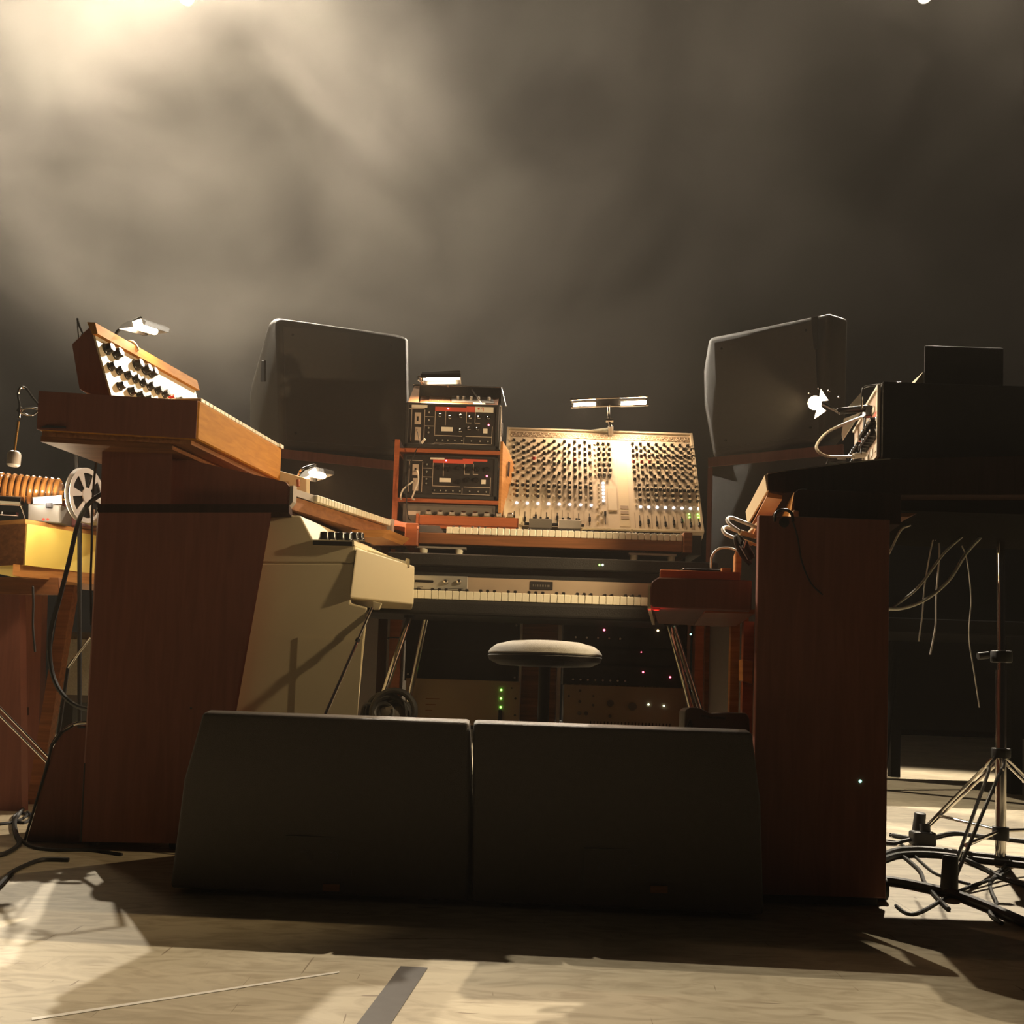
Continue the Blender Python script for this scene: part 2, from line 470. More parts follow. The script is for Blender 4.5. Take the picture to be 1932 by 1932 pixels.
def reel():
    """seven inch reel flange with six kidney windows, in its own plane (axis z)"""
    bm = bmesh.new(); R = 0.098; n = 96
    def ring(r): return [bm.verts.new((r * math.cos(2 * math.pi * k / n), r * math.sin(2 * math.pi * k / n), 0)) for k in range(n)]
    radii = [0.006, 0.024, 0.028, 0.080, 0.084, R]
    rr = [ring(r) for r in radii]
    for i in range(len(rr) - 1):
        for k in range(n):
            ph = (k + 0.5) % 16
            widths = {2: 4.5}
            if i == 2 and 2.6 < ph < 13.4: continue
            j = (k + 1) % n
            bm.faces.new((rr[i][k], rr[i][j], rr[i + 1][j], rr[i + 1][k]))
    g = bmesh.ops.extrude_face_region(bm, geom=list(bm.faces))
    bmesh.ops.translate(bm, verts=[v for v in g['geom'] if isinstance(v, bmesh.types.BMVert)], vec=(0, 0, 0.002))
    bmesh.ops.recalc_face_normals(bm, faces=bm.faces)
    return bm
rl = thing('tape_reel', 'white six-spoke tape reel upright on the wine-red machine', 'tape reel', W(160, 985, 3.66))
rx = V(0.975, -0.22, 0.0).normalized()
def reel_place(bm, off):
    a, b, d = frame_of(rx)
    mt = Matrix(((a.x, b.x, d.x, 0), (a.y, b.y, d.y, 0), (a.z, b.z, d.z, 0), (0, 0, 0, 1)))
    bmesh.ops.transform(bm, matrix=Matrix.Translation(W(160, 935, 3.62) + rx * off) @ mt, verts=bm.verts)
    return bm
part(rl, 'front_flange', reel_place(reel(), 0.008), 'reel_metal')
part(rl, 'back_flange', reel_place(reel(), -0.010), 'reel_metal')
part(rl, 'hub', cyl(W(160, 935, 3.62) - rx * 0.010, W(160, 935, 3.62) + rx * 0.011, 0.026, seg=24), 'reel_metal', True)
part(rl, 'tape_pack', cyl(W(160, 935, 3.62) - rx * 0.006, W(160, 935, 3.62) + rx * 0.006, 0.085, seg=40), 'black_gloss', True)

# amber coil
cl = thing('glass_coil', 'amber glass coil on brass rods lying above the yellow case', 'coil', W(60, 985, 3.72))
ca, cb = W(-60, 912, 3.70), W(118, 930, 3.80)
ax = (cb - ca).normalized(); e1, e2, _ = frame_of(ax)
L = (cb - ca).length; turns = 15
pts = [ca + ax * (L * i / (turns * 20)) + (e1 * math.cos(2 * math.pi * i / 20) + e2 * math.sin(2 * math.pi * i / 20)) * 0.046 for i in range(turns * 20 + 1)]
part(cl, 'helix', tube(pts, 0.0085, 8, False), 'amber_glass', True)
part(cl, 'inner_tube', lathe([(0.036, 0), (0.036, L)], ca, ax, 24), 'clear_film', True)
part(cl, 'brass_rod', cyl(ca + V(0, -0.02, 0.01), cb + ax * 0.03 + V(0, -0.02, 0.004), 0.004), 'brass', True)
part(cl, 'brass_rod', cyl(ca + V(0, -0.02, -0.025), cb + ax * 0.025 + V(0, -0.02, -0.028), 0.004), 'brass', True)
for k in (0.15, 0.9):
    c = ca + ax * L * k
    part(cl, 'cradle', box(c.x - 0.012, c.x + 0.012, c.y - 0.03, c.y + 0.03, zt + 0.004, c.z - 0.036), 'black_panel')
st = thing('motor_tube', 'polished steel tube on struts in front of the amber coil', 'tube', W(10, 980, 3.64))
part(st, 'barrel', cyl(W(-60, 940, 3.66), W(42, 946, 3.66), 0.017, seg=20), 'chrome', True)
part(st, 'strut', cyl(W(36, 946, 3.66), W(46, 978, 3.66), 0.004), 'chrome')
part(st, 'strut', cyl(W(-8, 942, 3.66), W(-8, 978, 3.66), 0.004), 'chrome')
part(st, 'bracket', ext([W(-50, 962, 3.68), W(30, 966, 3.68), W(30, 972, 3.68), W(-50, 968, 3.68)], V(0, 0.02, 0)), 'chrome')
tb = thing('control_box', 'small dark control box with red buttons beside the wine-red machine', 'control box', W(80, 984, 3.70))
part(tb, 'body', bev(ext([W(52, 983, 3.66), W(114, 988, 3.70), W(114, 952, 3.70), W(52, 950, 3.66)], V(0, 0.10, 0)), 0.005), 'grey_plastic')
for uu in (82, 90):
    part(tb, 'button', cyl(W(uu, 980, 3.655), W(uu, 980, 3.64), 0.005), 'red_plastic')
# white work lamp between coil and reel
wl = thing('work_lamp', 'glaring white work lamp under the amber coil beside the reel', 'lamp', W(95, 985, 3.68))
part(wl, 'socket', cyl(W(93, 958, 3.66), W(93, 948, 3.66), 0.012), 'black_panel')
part(wl, 'tube', tube([W(66, 945, 3.64), W(92, 943, 3.635), W(113, 943, 3.64)], 0.009, 10), 'bulb_white', True)
part(wl, 'reflector', ext([W(62, 938, 3.69), W(116, 934, 3.69), W(116, 950, 3.69), W(62, 953, 3.69)], V(0, 0.004, 0)), 'reel_metal')
pl_ = bpy.data.lights.new('work_lamp_glow', 'POINT'); pl_.energy = 3.6; pl_.color = (1.0, 0.78, 0.5); pl_.shadow_soft_size = 0.03
po = bpy.data.objects.new('work_lamp_glow', pl_); COL.objects.link(po); po.location = W(100, 940, 3.50)

# hanging microphone
mc = thing('hanging_microphone', 'small pink-lit microphone hanging from a clamp at the far side', 'microphone', W(26, 880, 3.5))
part(mc, 'capsule', lathe([(0.016, 0), (0.022, 0.006), (0.023, 0.04), (0.019, 0.05), (0.006, 0.056)], W(25, 880, 3.5), (0.02, 0, 1), 20), 'grey_metal', True)
part(mc, 'rod', cyl(W(27, 852, 3.5), W(35, 795, 3.5), 0.0045), 'brass', True)
part(mc, 'clamp', bev(hull([W(30, 775, 3.5), W(36, 765, 3.5), W(44, 772, 3.5), W(38, 782, 3.5)] + [p + V(0, 0.02, 0) for p in (W(30, 775, 3.5), W(36, 765, 3.5), W(44, 772, 3.5), W(38, 782, 3.5))]), 0.002), 'chrome')
part(mc, 'gooseneck', tube([W(36, 790, 3.5), W(37, 765, 3.5), W(34, 745, 3.5), W(38, 732, 3.5), W(48, 732, 3.5), W(60, 748, 3.5), W(74, 765, 3.5)], 0.004), 'chrome', True)
part(mc, 'arm', tube([W(40, 772, 3.5), W(62, 770, 3.5), W(82, 772, 3.5), W(140, 770, 3.6)], 0.0035), 'chrome', True)
part(mc, 'ring', tube([W(40, 778, 3.5), W(52, 783, 3.5), W(64, 782, 3.5), W(72, 775, 3.5)], 0.003), 'chrome', True)
part(mc, 'boom_pole', tube([W(140, 770, 3.6), W(150, 1000, 3.75), W(150, 1455, 3.9)], 0.008, 8, False), 'black_paint')

# cabinet, cloth box and tubes low at the far left
gb = thing('guitar_amplifier', 'grey cloth fronted amplifier standing far behind the organ', 'amplifier', W(150, 1310, 4.2))
g0 = W(112, 1310, 4.2); g1 = W(112, 1205, 4.2)
part(gb, 'grille_cloth', box(g0.x, g0.x + 0.5, 4.19, 4.2, g0.z, g1.z), 'grey_cloth')
part(gb, 'body', box(g0.x - 0.02, g0.x + 0.52, 4.2, 4.5, g0.z - 0.03, g1.z + 0.03), 'black_carpet')
part(gb, 'stand_foot', box(g0.x, g0.x + 0.05, 4.22, 4.48, 0, g0.z - 0.03), 'black_paint')
part(gb, 'stand_foot', box(g0.x + 0.45, g0.x + 0.5, 4.22, 4.48, 0, g0.z - 0.03), 'black_paint')
ts = thing('tube_stand', 'folding chrome tube stand leaning at the far side of the floor', 'stand', G(60, 1530))
part(ts, 'tube', cyl(W(-12, 1322, 3.3), W(95, 1432, 3.3), 0.0035), 'chrome', True)
part(ts, 'tube', cyl(W(-20, 1330, 3.32), W(90, 1440, 3.32), 0.0035), 'chrome', True)
part(ts, 'upright', cyl(W(92, 1436, 3.31), V(W(92, 1436, 3.31).x - 0.03, 3.33, 0.0), 0.009), 'black_paint', True)
part(ts, 'curved_tube', tube([W(93, 1430, 3.3), W(98, 1405, 3.3), W(115, 1382, 3.3), W(140, 1366, 3.3), W(170, 1362, 3.3)], 0.005), 'chrome', True)
part(ts, 'brace', tube([W(128, 1260, 3.6), W(170, 1203, 3.6)], 0.006, 8, False), 'chrome', True)
part(ts, 'brace_foot', cyl(W(128, 1260, 3.6), V(W(100, 1260, 3.6).x, 3.62, 0), 0.006), 'black_paint', True)

# rounded brown case beside the organ
rc = thing('rounded_case', 'round-shouldered brown case pressed against the tall organ', 'case', G(100, 1593))
rp = [W(168, 1366, 3.12), W(140, 1370, 3.12), W(118, 1383, 3.12), W(100, 1408, 3.12), W(92, 1440, 3.12), W(48, 1588, 3.12), W(160, 1592, 3.12)]
part(rc, 'body', bev(ext(rp, V(0.03, 0.35, 0)), 0.004), 'wood_redbrown')
part(rc, 'edge_strip', tube([p + V(-0.002, -0.002, 0.002) for p in rp[1:6]], 0.004, 6, False), 'black_rubber')
part(rc, 'lid_catch', ext([W(146, 1371, 3.115), W(160, 1371, 3.115), W(160, 1374, 3.115), W(146, 1374, 3.115)], V(0, 0.01, 0)), 'chrome')
for uu in (62, 140):
    p = G(uu, 1594); part(rc, 'foot', box(p.x, p.x + 0.03, 3.16, 3.2, 0, 0.012), 'black_rubber')

# ================================================================== LEFT: tall organ, stacked keyboards
YN = 3.02
og = thing('organ_cabinet', 'tall red-brown wooden organ cabinet seen from its plain back', 'organ', G(250, 1597))
zc = W(300, 967, YN).z
npoly = [W(152, 1588, YN), W(400, 1592, YN), W(440, 1345, YN), W(512, 967, YN), W(186, 967, YN), W(172, 1250, YN)]
part(og, 'back_panel', ext(npoly, V(-0.012, 0.02, 0)), 'wood_redbrown')
part(og, 'body', hull([p + V(-0.004 if i in (1, 2, 3) else .004, 0.021, -0.004) for i, p in enumerate(npoly)] + [p + V(-.27 if i in (1, 2, 3) else -.155, .43, -.004) for i, p in enumerate(npoly)]), 'wood_redbrown')
part(og, 'top_board', ext([W(184, 967, YN), W(545, 967, YN), W(545, 951, YN), W(184, 951, YN)], V(-0.05, 0.40, 0)), 'wood_dark')
part(og, 'pedestal', ext([W(190, 951, YN), W(322, 951, YN), W(326, 838, YN), W(193, 836, YN)], V(-0.13, 0.36, 0)), 'wood_redbrown')
for uu in (170, 330):
    p = G(uu, 1597); part(og, 'caster', cyl(V(p.x, YN + 0.07, 0.016), V(p.x + 0.02, YN + 0.07, 0.016), 0.016), 'black_rubber', True)
    part(og, 'caster', cyl(V(p.x, YN + 0.34, 0.016), V(p.x + 0.02, YN + 0.34, 0.016), 0.016), 'black_rubber', True)
p = W(361, 1336, YN); part(og, 'panel_screw', lathe([(0.004, 0), (0.003, 0.003)], p, (0, -1, 0), 10), 'chrome', True)
part(og, 'seam_strip', ext([W(159, 1440, YN), W(161, 1440, YN), W(154, 1588, YN), W(151, 1588, YN)], V(0, -0.002, 0)), 'black_rubber')

# upper synthesizer
ZT = 1.32; ZB = 1.205
NL = W(75, 730, 2.90); NR = W(376, 757, 2.95); FR = W(532, 842, 3.56)
FL = V(NL.x + 0.12, NL.y + 0.66, 0)
sy = thing('wooden_synthesizer', 'orange-fronted wooden synthesizer topmost above the tall organ', 'synthesizer', V(-1.1, 3.2, 1.18))
part(sy, 'body', bev(plan([(NL.x, NL.y), (NR.x, NR.y), (FR.x, FR.y), (FL.x, FL.y)], ZB, ZT), 0.004, 1), 'wood_orange_depth')
part(sy, 'rear_panel', ext([V(NL.x, NL.y - 0.004, ZB + 0.002), V(NR.x - 0.004, NR.y - 0.004, ZB + 0.002), V(NR.x - 0.004, NR.y - 0.004, ZT - 0.002), V(NL.x, NL.y - 0.004, ZT - 0.002)], V(0, 0.006, 0)), 'wood_redbrown')
part(sy, 'base_plate', plan([(NL.x + .01, NL.y + .01), (NR.x - .02, NR.y + .01), (FR.x - .02, FR.y), (FL.x, FL.y)], ZB - 0.014, ZB), 'wood_walnut_depth')
part(sy, 'support_board', plan([(NL.x + .005, NL.y + .015), (NR.x - .075, NR.y + .01), (FR.x - .075, FR.y - .02), (FL.x, FL.y - .02)], ZB - 0.030, ZB - 0.014), 'wood_walnut')
kd = V(FR.x - NR.x, FR.y - NR.y, 0); kn = V(kd.y, -kd.x, 0).normalized()
nk = 24
kl = kd.length / nk
KW = None
KEYSY = mesh_of(bev(box(-0.10, 0.004, 0.0006, kl - 0.0012, 0, 0.012), 0.0015, 1), ['key_ivory'], 'white_key', False)
ang = math.atan2(kd.y, kd.x) - math.pi / 2
for i in range(nk - 1):
    p = V(NR.x, NR.y, ZT) + kd * ((i + 0.6) / nk) - kn * 0.006
    inst(sy, 'white_key', KEYSY, Matrix.Translation(p) @ Matrix.Rotation(ang, 4, 'Z'))
part(sy, 'cheek_block', ext([V(FR.x - .10, FR.y - .02, ZT), V(FR.x, FR.y - .02, ZT), V(FR.x, FR.y - .02, ZT + 0.012), V(FR.x - .10, FR.y - .02, ZT + 0.012)], V(0.004, 0.03, 0)), 'tape_white')
part(sy, 'side_badge', ext([V(NL.x + .01, NL.y - .006, ZB + .006), V(NL.x + .085, NL.y - .006, ZB + .006), V(NL.x + .085, NL.y - .006, ZB + .012), V(NL.x + .03, NL.y - .006, ZB + .014)], V(0, 0.003, 0)), 'chrome')

# knob module on top of it
md = thing('synthesizer_module', 'tilted cream panel module with black and red knobs under the lamp', 'synthesizer', V(-1.18, 3.2, ZT))
a0 = W(215, 733, 3.0); a0.z = ZT + 0.001; a1 = W(174, 614, 3.0)
b1 = W(364, 722, 3.57); b1.z = a1.z
b0 = V(b1.x + (a0.x - a1.x), b1.y, a0.z)
pf = Fr(a0, b0, a1, False)
if pf.n.x < 0: pf.n = -pf.n
backv = V(-0.155, 0.0, 0)
part(md, 'case', hull([a0 - pf.n * .006, a1 - pf.n * .006, b0 - pf.n * .006, b1 - pf.n * .006, W(150, 734, 3.0), W(136, 650, 3.0), V(b0.x - .15, b0.y, ZT + .001), V(b1.x - .09, b1.y, b1.z - .05)]), 'wood_redbrown')
mdp = part(md, 'panel', pf.box(0.0, 1.0, 0.0, 0.99, -0.006, 0.0), 'cream_panel')
part(md, 'top_rail', ext([a1 + V(0.006, -.01, -.03), a1 + V(-.012, -.01, .006), a1 + V(0.012, -.01, .006), a1 + V(0.022, -.01, -.028)], (b1 - a1) * 1.02), 'wood_orange_depth')
rows = [(0.74, [(.07, 1), (.15, 1), (.34, 1), (.42, 1), (.48, 1)]), (0.50, [(.06, 1), (.13, 1), (.21, 1), (.28, 1), (.35, 1), (.42, 1), (.5, 1), (.57, 1), (.64, 0), (.72, 1), (.8, 1), (.87, 1), (.94, 1)]),
        (0.27, [(.10, 1), (.2, 1), (.28, 1), (.36, 1), (.45, 1), (.53, 0), (.6, 1), (.68, 1), (.76, 1), (.84, 1), (.92, 1)]), (0.13, [(.18, 0), (.27, 1), (.36, 1), (.5, 1), (.58, 0), (.66, 1), (.75, 1), (.84, 1), (.92, 1)])]
for yy, ks in rows:
    for xx, bk in ks:
        inst(mdp, 'knob' if bk else 'red_knob', KNOB_BIG if (bk and yy > .7) else (KNOB_BLACK if bk else KNOB_RED), pf.mat(xx, yy))
hp = W(248, 648, 3.2)
part(md, 'carry_handle', tube([W(238, 652, 3.2), W(240, 645, 3.2), W(250, 644, 3.2), W(259, 654, 3.2), W(261, 662, 3.2)], 0.003), 'white_cable', True)

# hooded clip lamps ------------------------------------------------
def hood_lamp(name, label, c, along, out, length, width, base, power, col=(1, .62, .34), group='clip lamps around the keyboards', bulb='bulb_warm', spread=True):
    """c: centre of the opening; along: tube direction; out: direction the light leaves"""
    along = Vector(along).normalized(); out = Vector(out).normalized()
    side = along.cross(out).normalized()
    t = thing(name, label, 'lamp', Vector(base), group)
    ring = []
    prof = [(-.5, 0), (-.46, -.35), (-.26, -.62), (.26, -.62), (.46, -.35), (.5, 0), (.47, 0), (.43, -.32), (.24, -.56), (-.24, -.56), (-.43, -.32), (-.47, 0)]
    sec = [c - along * length / 2 + side * (s * width) + out * (o * width) for s, o in prof]
    hd = part(t, 'hood', ext(sec, along * length), 'black_gloss')
    for sgn in (-1, 1):
        e = c + along * (sgn * (length / 2))
        part(hd, 'end_cap', ext([e + side * (s * width) + out * (o * width) for s, o in prof[:6]], along * (sgn * 0.002)), 'chrome')
    part(hd, 'liner', ext([c - along * length * .48 + side * (s * width) + out * (o * width) for s, o in [(-.42, -.30), (-.23, -.54), (.23, -.54), (.42, -.30), (.40, -.29), (.22, -.52), (-.22, -.52), (-.40, -.29)]], along * length * .96), 'reel_metal')
    part(t, 'bulb', cyl(c - along * length * .38 - out * width * .2, c + along * length * .38 - out * width * .2, width * .14, seg=12), bulb, True)
    for sgn in (-.42, .42):
        part(hd, 'hood_screw', lathe([(0.004, 0), (0.003, 0.004)], c + along * length * sgn - out * width * .62, -out, 10), 'chrome', True)
    l = bpy.data.lights.new(name + '_light', 'AREA'); l.shape = 'RECTANGLE'; l.size = length * .8; l.size_y = width * .6
    l.energy = power; l.color = col
    lo = bpy.data.objects.new(name + '_light', l); COL.objects.link(lo)
    lo.location = c + out * 0.012
    zax = -out; xax = along; yax = zax.cross(xax)
    lo.matrix_world = Matrix(((xax.x, yax.x, zax.x, lo.location.x), (xax.y, yax.y, zax.y, lo.location.y), (xax.z, yax.z, zax.z, lo.location.z), (0, 0, 0, 1)))
    return t
la = W(238, 610, 3.12); lb = W(300, 628, 3.38)
lc = W(272, 624, 3.25)
t = hood_lamp('clip_lamp', 'glowing hooded lamp above the tilted cream knob panel', lc, lb - la, V(0.05, -0.72, -0.70), 0.20, 0.085, W(240, 655, 3.15), 7)
part(t, 'arm', tube([lc + V(-.02, .02, .05), W(222, 625, 3.22), W(205, 680, 3.22), W(205, 715, 3.22)], 0.005), 'chrome', True)
part(t, 'clamp', bev(box(*[k for k in (W(162, 640, 3.05).x - .012, W(162, 640, 3.05).x + .012, 3.04, 3.08, W(162, 640, 3.05).z - .02, W(162, 640, 3.05).z + .012)]), 0.002), 'chrome')
part(t, 'clamp_lever', tube([W(162, 640, 3.05), W(152, 620, 3.05), W(146, 601, 3.05)], 0.0035, 8), 'chrome', True)
part(t, 'clamp_spring', tube([W(146, 603, 3.05), W(147, 622, 3.05), W(149, 640, 3.05)], 0.0022, 8), 'chrome', True)

la = W(578, 890, 3.55); lb = W(618, 898, 3.78)
lc = W(598, 900, 3.66)
t = hood_lamp('clip_lamp', 'small glowing hooded lamp low behind the second keyboard', lc, lb - la, V(0.10, -0.75, -0.65), 0.17, 0.08, W(560, 925, 3.66), 6)
part(t, 'arm', tube([lc + V(-.01, .02, .05), W(570, 885, 3.66), W(560, 905, 3.68), W(556, 940, 3.70)], 0.004), 'chrome', True)
for uu, vv in ((566, 893), (569, 884)):
    part(t, 'joint_screw', lathe([(0.004, 0), (0.003, 0.005)], W(uu, vv, 3.64), (0, -1, 0), 10), 'chrome', True)

# second keyboard ---------------------------------------------------
k2 = thing('wood_keyboard', 'walnut keyboard with ivory keys on the organ, below the orange synthesizer', 'keyboard', V(-.8, 3.3, 1.03))
n0 = W(548, 920, 3.10); f0 = W(733, 990, 3.71)
z2t, z2b = n0.z, W(552, 960, 3.10).z
dirk = V(f0.x - n0.x, f0.y - n0.y, 0)
side = [W(322, 860, 3.10), W(540, 910, 3.10), V(n0.x, 3.10, z2t), V(n0.x, 3.10, z2b), V(W(322, 948, 3.1).x, 3.10, z2b)]
part(k2, 'end_panel', ext([p + V(0, -.006, 0) for p in side], V(0, 0.012, 0)), 'wood_redbrown')
part(k2, 'body', ext([side[0] + V(.006, .006, -.03), side[1] + V(-.09, .006, -.03), V(n0.x - .09, 3.106, z2t - .005), V(n0.x - .004, 3.106, z2t - .022), V(n0.x - .004, 3.106, z2b + .002), V(side[4].x + .006, 3.106, z2b + .002)], dirk), 'wood_walnut_depth')
part(k2, 'corner_bracket', ext([V(n0.x - .008, 3.094, z2b - .004), V(n0.x + .010, 3.094, z2b + .02), V(n0.x + .010, 3.094, z2t + .006), V(n0.x - .008, 3.094, z2t + .002)], dirk.normalized() * .02), 'grey_metal')
part(k2, 'corner_bracket', ext([V(f0.x - .012, f0.y, z2b), V(f0.x + .012, f0.y, z2b + .015), V(f0.x + .012, f0.y, z2t + .008), V(f0.x - .012, f0.y, z2t + .004)], dirk.normalized() * .02), 'grey_metal')
part(k2, 'control_plate', ext([V(n0.x - .10, 3.12, z2t - .004), V(n0.x + .006, 3.12, z2t - .02), V(n0.x + .006, 3.12, z2t + .002), V(n0.x - .10, 3.12, z2t + .002)], dirk * .2), 'grey_metal')
nk = 28; kl = dirk.length * .78 / nk
KEY2 = mesh_of(bev(box(-0.11, 0.012, 0.0006, kl - 0.001, -0.020, 0.002), 0.002, 1), ['key_ivory'], 'white_key', False)
KEY2B = mesh_of(bev(box(-0.10, -0.03, -.005, .005, 0.002, 0.012), 0.0015, 1), ['key_black'], 'black_key', False)
ang2 = math.atan2(dirk.y, dirk.x) - math.pi / 2
for i in range(nk):
    p = V(n0.x, 3.10, z2t) + dirk * (.21 + .78 * i / nk)
    inst(k2, 'white_key', KEY2, Matrix.Translation(p) @ Matrix.Rotation(ang2, 4, 'Z'))
    if i % 7 in (0, 1, 3, 4, 5):
        inst(k2, 'black_key', KEY2B, Matrix.Translation(p + dirk.normalized() * kl) @ Matrix.Rotation(ang2, 4, 'Z'))
part(k2, 'music_board', bev(ext([W(512, 884, 3.56), W(578, 903, 3.56), W(578, 945, 3.56), W(512, 925, 3.56)], V(0.01, 0.012, 0)), .002), 'cream_paint')
part(k2, 'board_peg', cyl(W(563, 918, 3.54), W(562, 905, 3.54), 0.006), 'wood_mahogany')
part(k2, 'prop_block', ext([W(475, 965, 3.14), W(545, 965, 3.14), W(545, 985, 3.14), W(475, 985, 3.14)], V(.1, .4, 0)), 'wood_dark')
part(k2, 'prop_block', ext([W(664, 1013, 3.46), W(720, 1013, 3.46), W(735, 1000, 3.46), W(664, 1000, 3.46)], V(.05, .2, 0)), 'wood_orange')

# cream tape-replay keyboard ---------------------------------------
ck = thing('cream_keyboard', 'cream cabinet keyboard standing between the tall organ and the electric piano', 'keyboard', G(560, 1590))
YC = 3.115
dv = V(0.13, 0.78, 0); dl = V(-0.13, 0.72, 0); dkb = V(-.085, .74, 0)
up = [W(488, 968, YC), W(567, 973, YC), W(592, 1020, YC), W(670, 1029, YC), W(667, 1062, YC), W(482, 1062, YC)]
lo_ = [W(482, 1062, YC), W(667, 1062, YC), W(662, 1138, YC), W(694, 1146, YC), W(652, 1588, YC), W(392, 1583, YC)]
part(ck, 'upper_housing', bev(ext(up, dv), 0.005, 2), 'cream_paint')
part(ck, 'body', bev(ext(lo_, dl), 0.006, 2), 'cream_paint')
cA, cB = W(660, 1128, 3.10), W(780, 1141, 3.26)
cn = V(cB.y - cA.y, -(cB.x - cA.x), 0)
def on_cheek(u, v):
    d = ray(u, v); return EYE + d * ((cA - EYE).dot(cn) / d.dot(cn))
ch = [on_cheek(672, 1034), on_cheek(782, 1068), on_cheek(780, 1141), on_cheek(660, 1128)]
part(ck, 'key_block', bev(ext(ch, dkb), 0.005, 2), 'cream_paint')
part(ck, 'control_shelf', ext([W(590, 1018, 3.105), W(668, 1020, 3.105), W(668, 1029, 3.105), W(590, 1026, 3.105)], dv * .5), 'cream_paint')
part(ck, 'shelf_edge', ext([W(590, 1020, 3.100), W(664, 1022, 3.100), W(664, 1030, 3.100), W(590, 1028, 3.100)], V(0, .005, 0)), 'black_panel')
part(ck, 'key_lid', ext([W(690, 1036, 3.24), W(766, 1059, 3.24), W(766, 1066, 3.24), W(690, 1044, 3.24)], dkb * .95), 'key_ivory')
part(ck, 'lid_stop', ext([W(766, 1053, 3.24), W(773, 1055, 3.24), W(773, 1070, 3.24), W(766, 1068, 3.24)], dkb * .9), 'cream_paint')
for uu, vv, yy in ((612, 1016, 3.13), (626, 1016, 3.14), (642, 1017, 3.15), (655, 1018, 3.17), (668, 1017, 3.22), (678, 1017, 3.28)):
    pp = W(uu, vv + 3, yy)
    inst(ck, 'knob', KNOB_BIG, Matrix.Translation(pp))
part(ck, 'access_panel', ext([W(562, 1202, YC - .003), W(684, 1206, YC - .003), W(660, 1560, YC - .003), W(545, 1556, YC - .003)], V(0, .004, 0)), 'cream_paint')
part(ck, 'leg_bracket', bev(ext([W(703, 1134, 3.13), W(720, 1138, 3.13), W(715, 1150, 3.13), W(703, 1150, 3.13)], V(0, .02, 0)), .002), 'cream_paint')
r0 = W(702, 1146, 3.12); r1 = W(612, 1352, 3.02)
part(ck, 'support_rod', cyl(r0, r0 + (r1 - r0) * .30, 0.0045), 'chrome', True)
part(ck, 'support_rod', cyl(r0 + (r1 - r0) * .31, r0 + (r1 - r0) * 1.9, 0.0055), 'chrome', True)
part(ck, 'rod_joint', cyl(r0 + (r1 - r0) * .295, r0 + (r1 - r0) * .325, 0.007), 'black_paint', True)

# ================================================================== CENTRE: desk, electric piano, synth, mixer
dk = thing('studio_desk', 'black-topped wooden desk carrying the mixing console and wooden keyboard', 'desk', V(0.2, 4.1, 0))
ZD = W(1000, 1058, 3.8).z
dx0, dx1 = W(735, 1100, 3.75).x, W(1345, 1100, 3.75).x
part(dk, 'top', bev(box(dx0, dx1, 3.66, 4.75, ZD - 0.045, ZD), .004, 1), 'black_paint')
part(dk, 'front_apron', box(dx0 + .01, dx1 - .01, 3.70, 3.72, ZD - 0.080, ZD - 0.045), 'black_paint')
def post(u0, u1, y, d, mt, nm='leg'):
    a, b = W(u0, 1200, y), W(u1, 1200, y)
    return part(dk, nm, box(a.x, b.x, y, y + d, 0, ZD - 0.045), mt)
post(735, 757, 3.95, .06, 'wood_mahogany')
post(1312, 1336, 3.95, .06, 'wood_mahogany')
post(985, 1052, 4.02, .05, 'wood_walnut', 'centre_panel')
post(735, 757, 4.65, .06, 'wood_mahogany')
post(1312, 1336, 4.65, .06, 'wood_mahogany')
part(dk, 'rack_rail', box(W(757, 1200, 4.0).x, W(762, 1200, 4.0).x, 3.99, 4.02, 0.02, ZD - .05), 'grey_metal')
part(dk, 'rack_rail', box(W(981, 1200, 4.0).x, W(986, 1200, 4.0).x, 3.99, 4.02, 0.02, ZD - .05), 'grey_metal')
part(dk, 'rack_rail', box(W(1053, 1200, 4.0).x, W(1060, 1200, 4.0).x, 3.99, 4.02, 0.02, ZD - .05), 'grey_metal')
part(dk, 'rack_rail', box(W(1296, 1200, 4.0).x, W(1302, 1200, 4.0).x, 3.99, 4.02, 0.02, ZD - .05), 'grey_metal')
part(dk, 'cable_tie', torus(V(W(746, 1205, 3.95).x, 3.98, W(746, 1205, 3.95).z), (0, .1, 1), .036, .0025, 20, 6), 'black_rubber')

# rack units below
def rack_unit(nm, label, u0, v0, u1, v1, y, mt, d=.35, cat='rack unit', base=None):
    p0 = W(u0, v1, y); p1 = W(u1, v0, y)
    t = thing(nm, label, cat, V((p0.x + p1.x) / 2, y, p0.z))
    part(t, 'chassis', box(p0.x + .012, p1.x - .012, y + .003, y + d, p0.z + .002, p1.z - .002), 'black_paint')
    fp = part(t, 'face_plate', bev(box(p0.x, p1.x, y - .003, y + .003, p0.z, p1.z), .001, 1), mt)
    fr = Fr(V(p0.x, y - .003, p0.z), V(p1.x, y - .003, p0.z), V(p0.x, y - .003, p1.z))
    if fr.n.y > 0: fr.n = -fr.n
    return fp, fr
def led(t, fr, x, y, c, s=1.0):
    mw = Matrix.Translation(fr.p(x, y)) @ fr.mat(0, 0).to_3x3().to_4x4() @ Matrix.Scale(s, 4)
    # keep the lens pointing out of the plate
    a, b, d = frame_of(fr.n)
    R = Matrix(((a.x, b.x, d.x, 0), (a.y, b.y, d.y, 0), (a.z, b.z, d.z, 0), (0, 0, 0, 1)))
    return inst(t, 'led', LED[c], Matrix.Translation(fr.p(x, y)) @ R @ Matrix.Scale(s, 4))
def face(fr):
    a, b, d = frame_of(fr.n)
    return Matrix(((a.x, b.x, d.x, 0), (a.y, b.y, d.y, 0), (a.z, b.z, d.z, 0), (0, 0, 0, 1)))
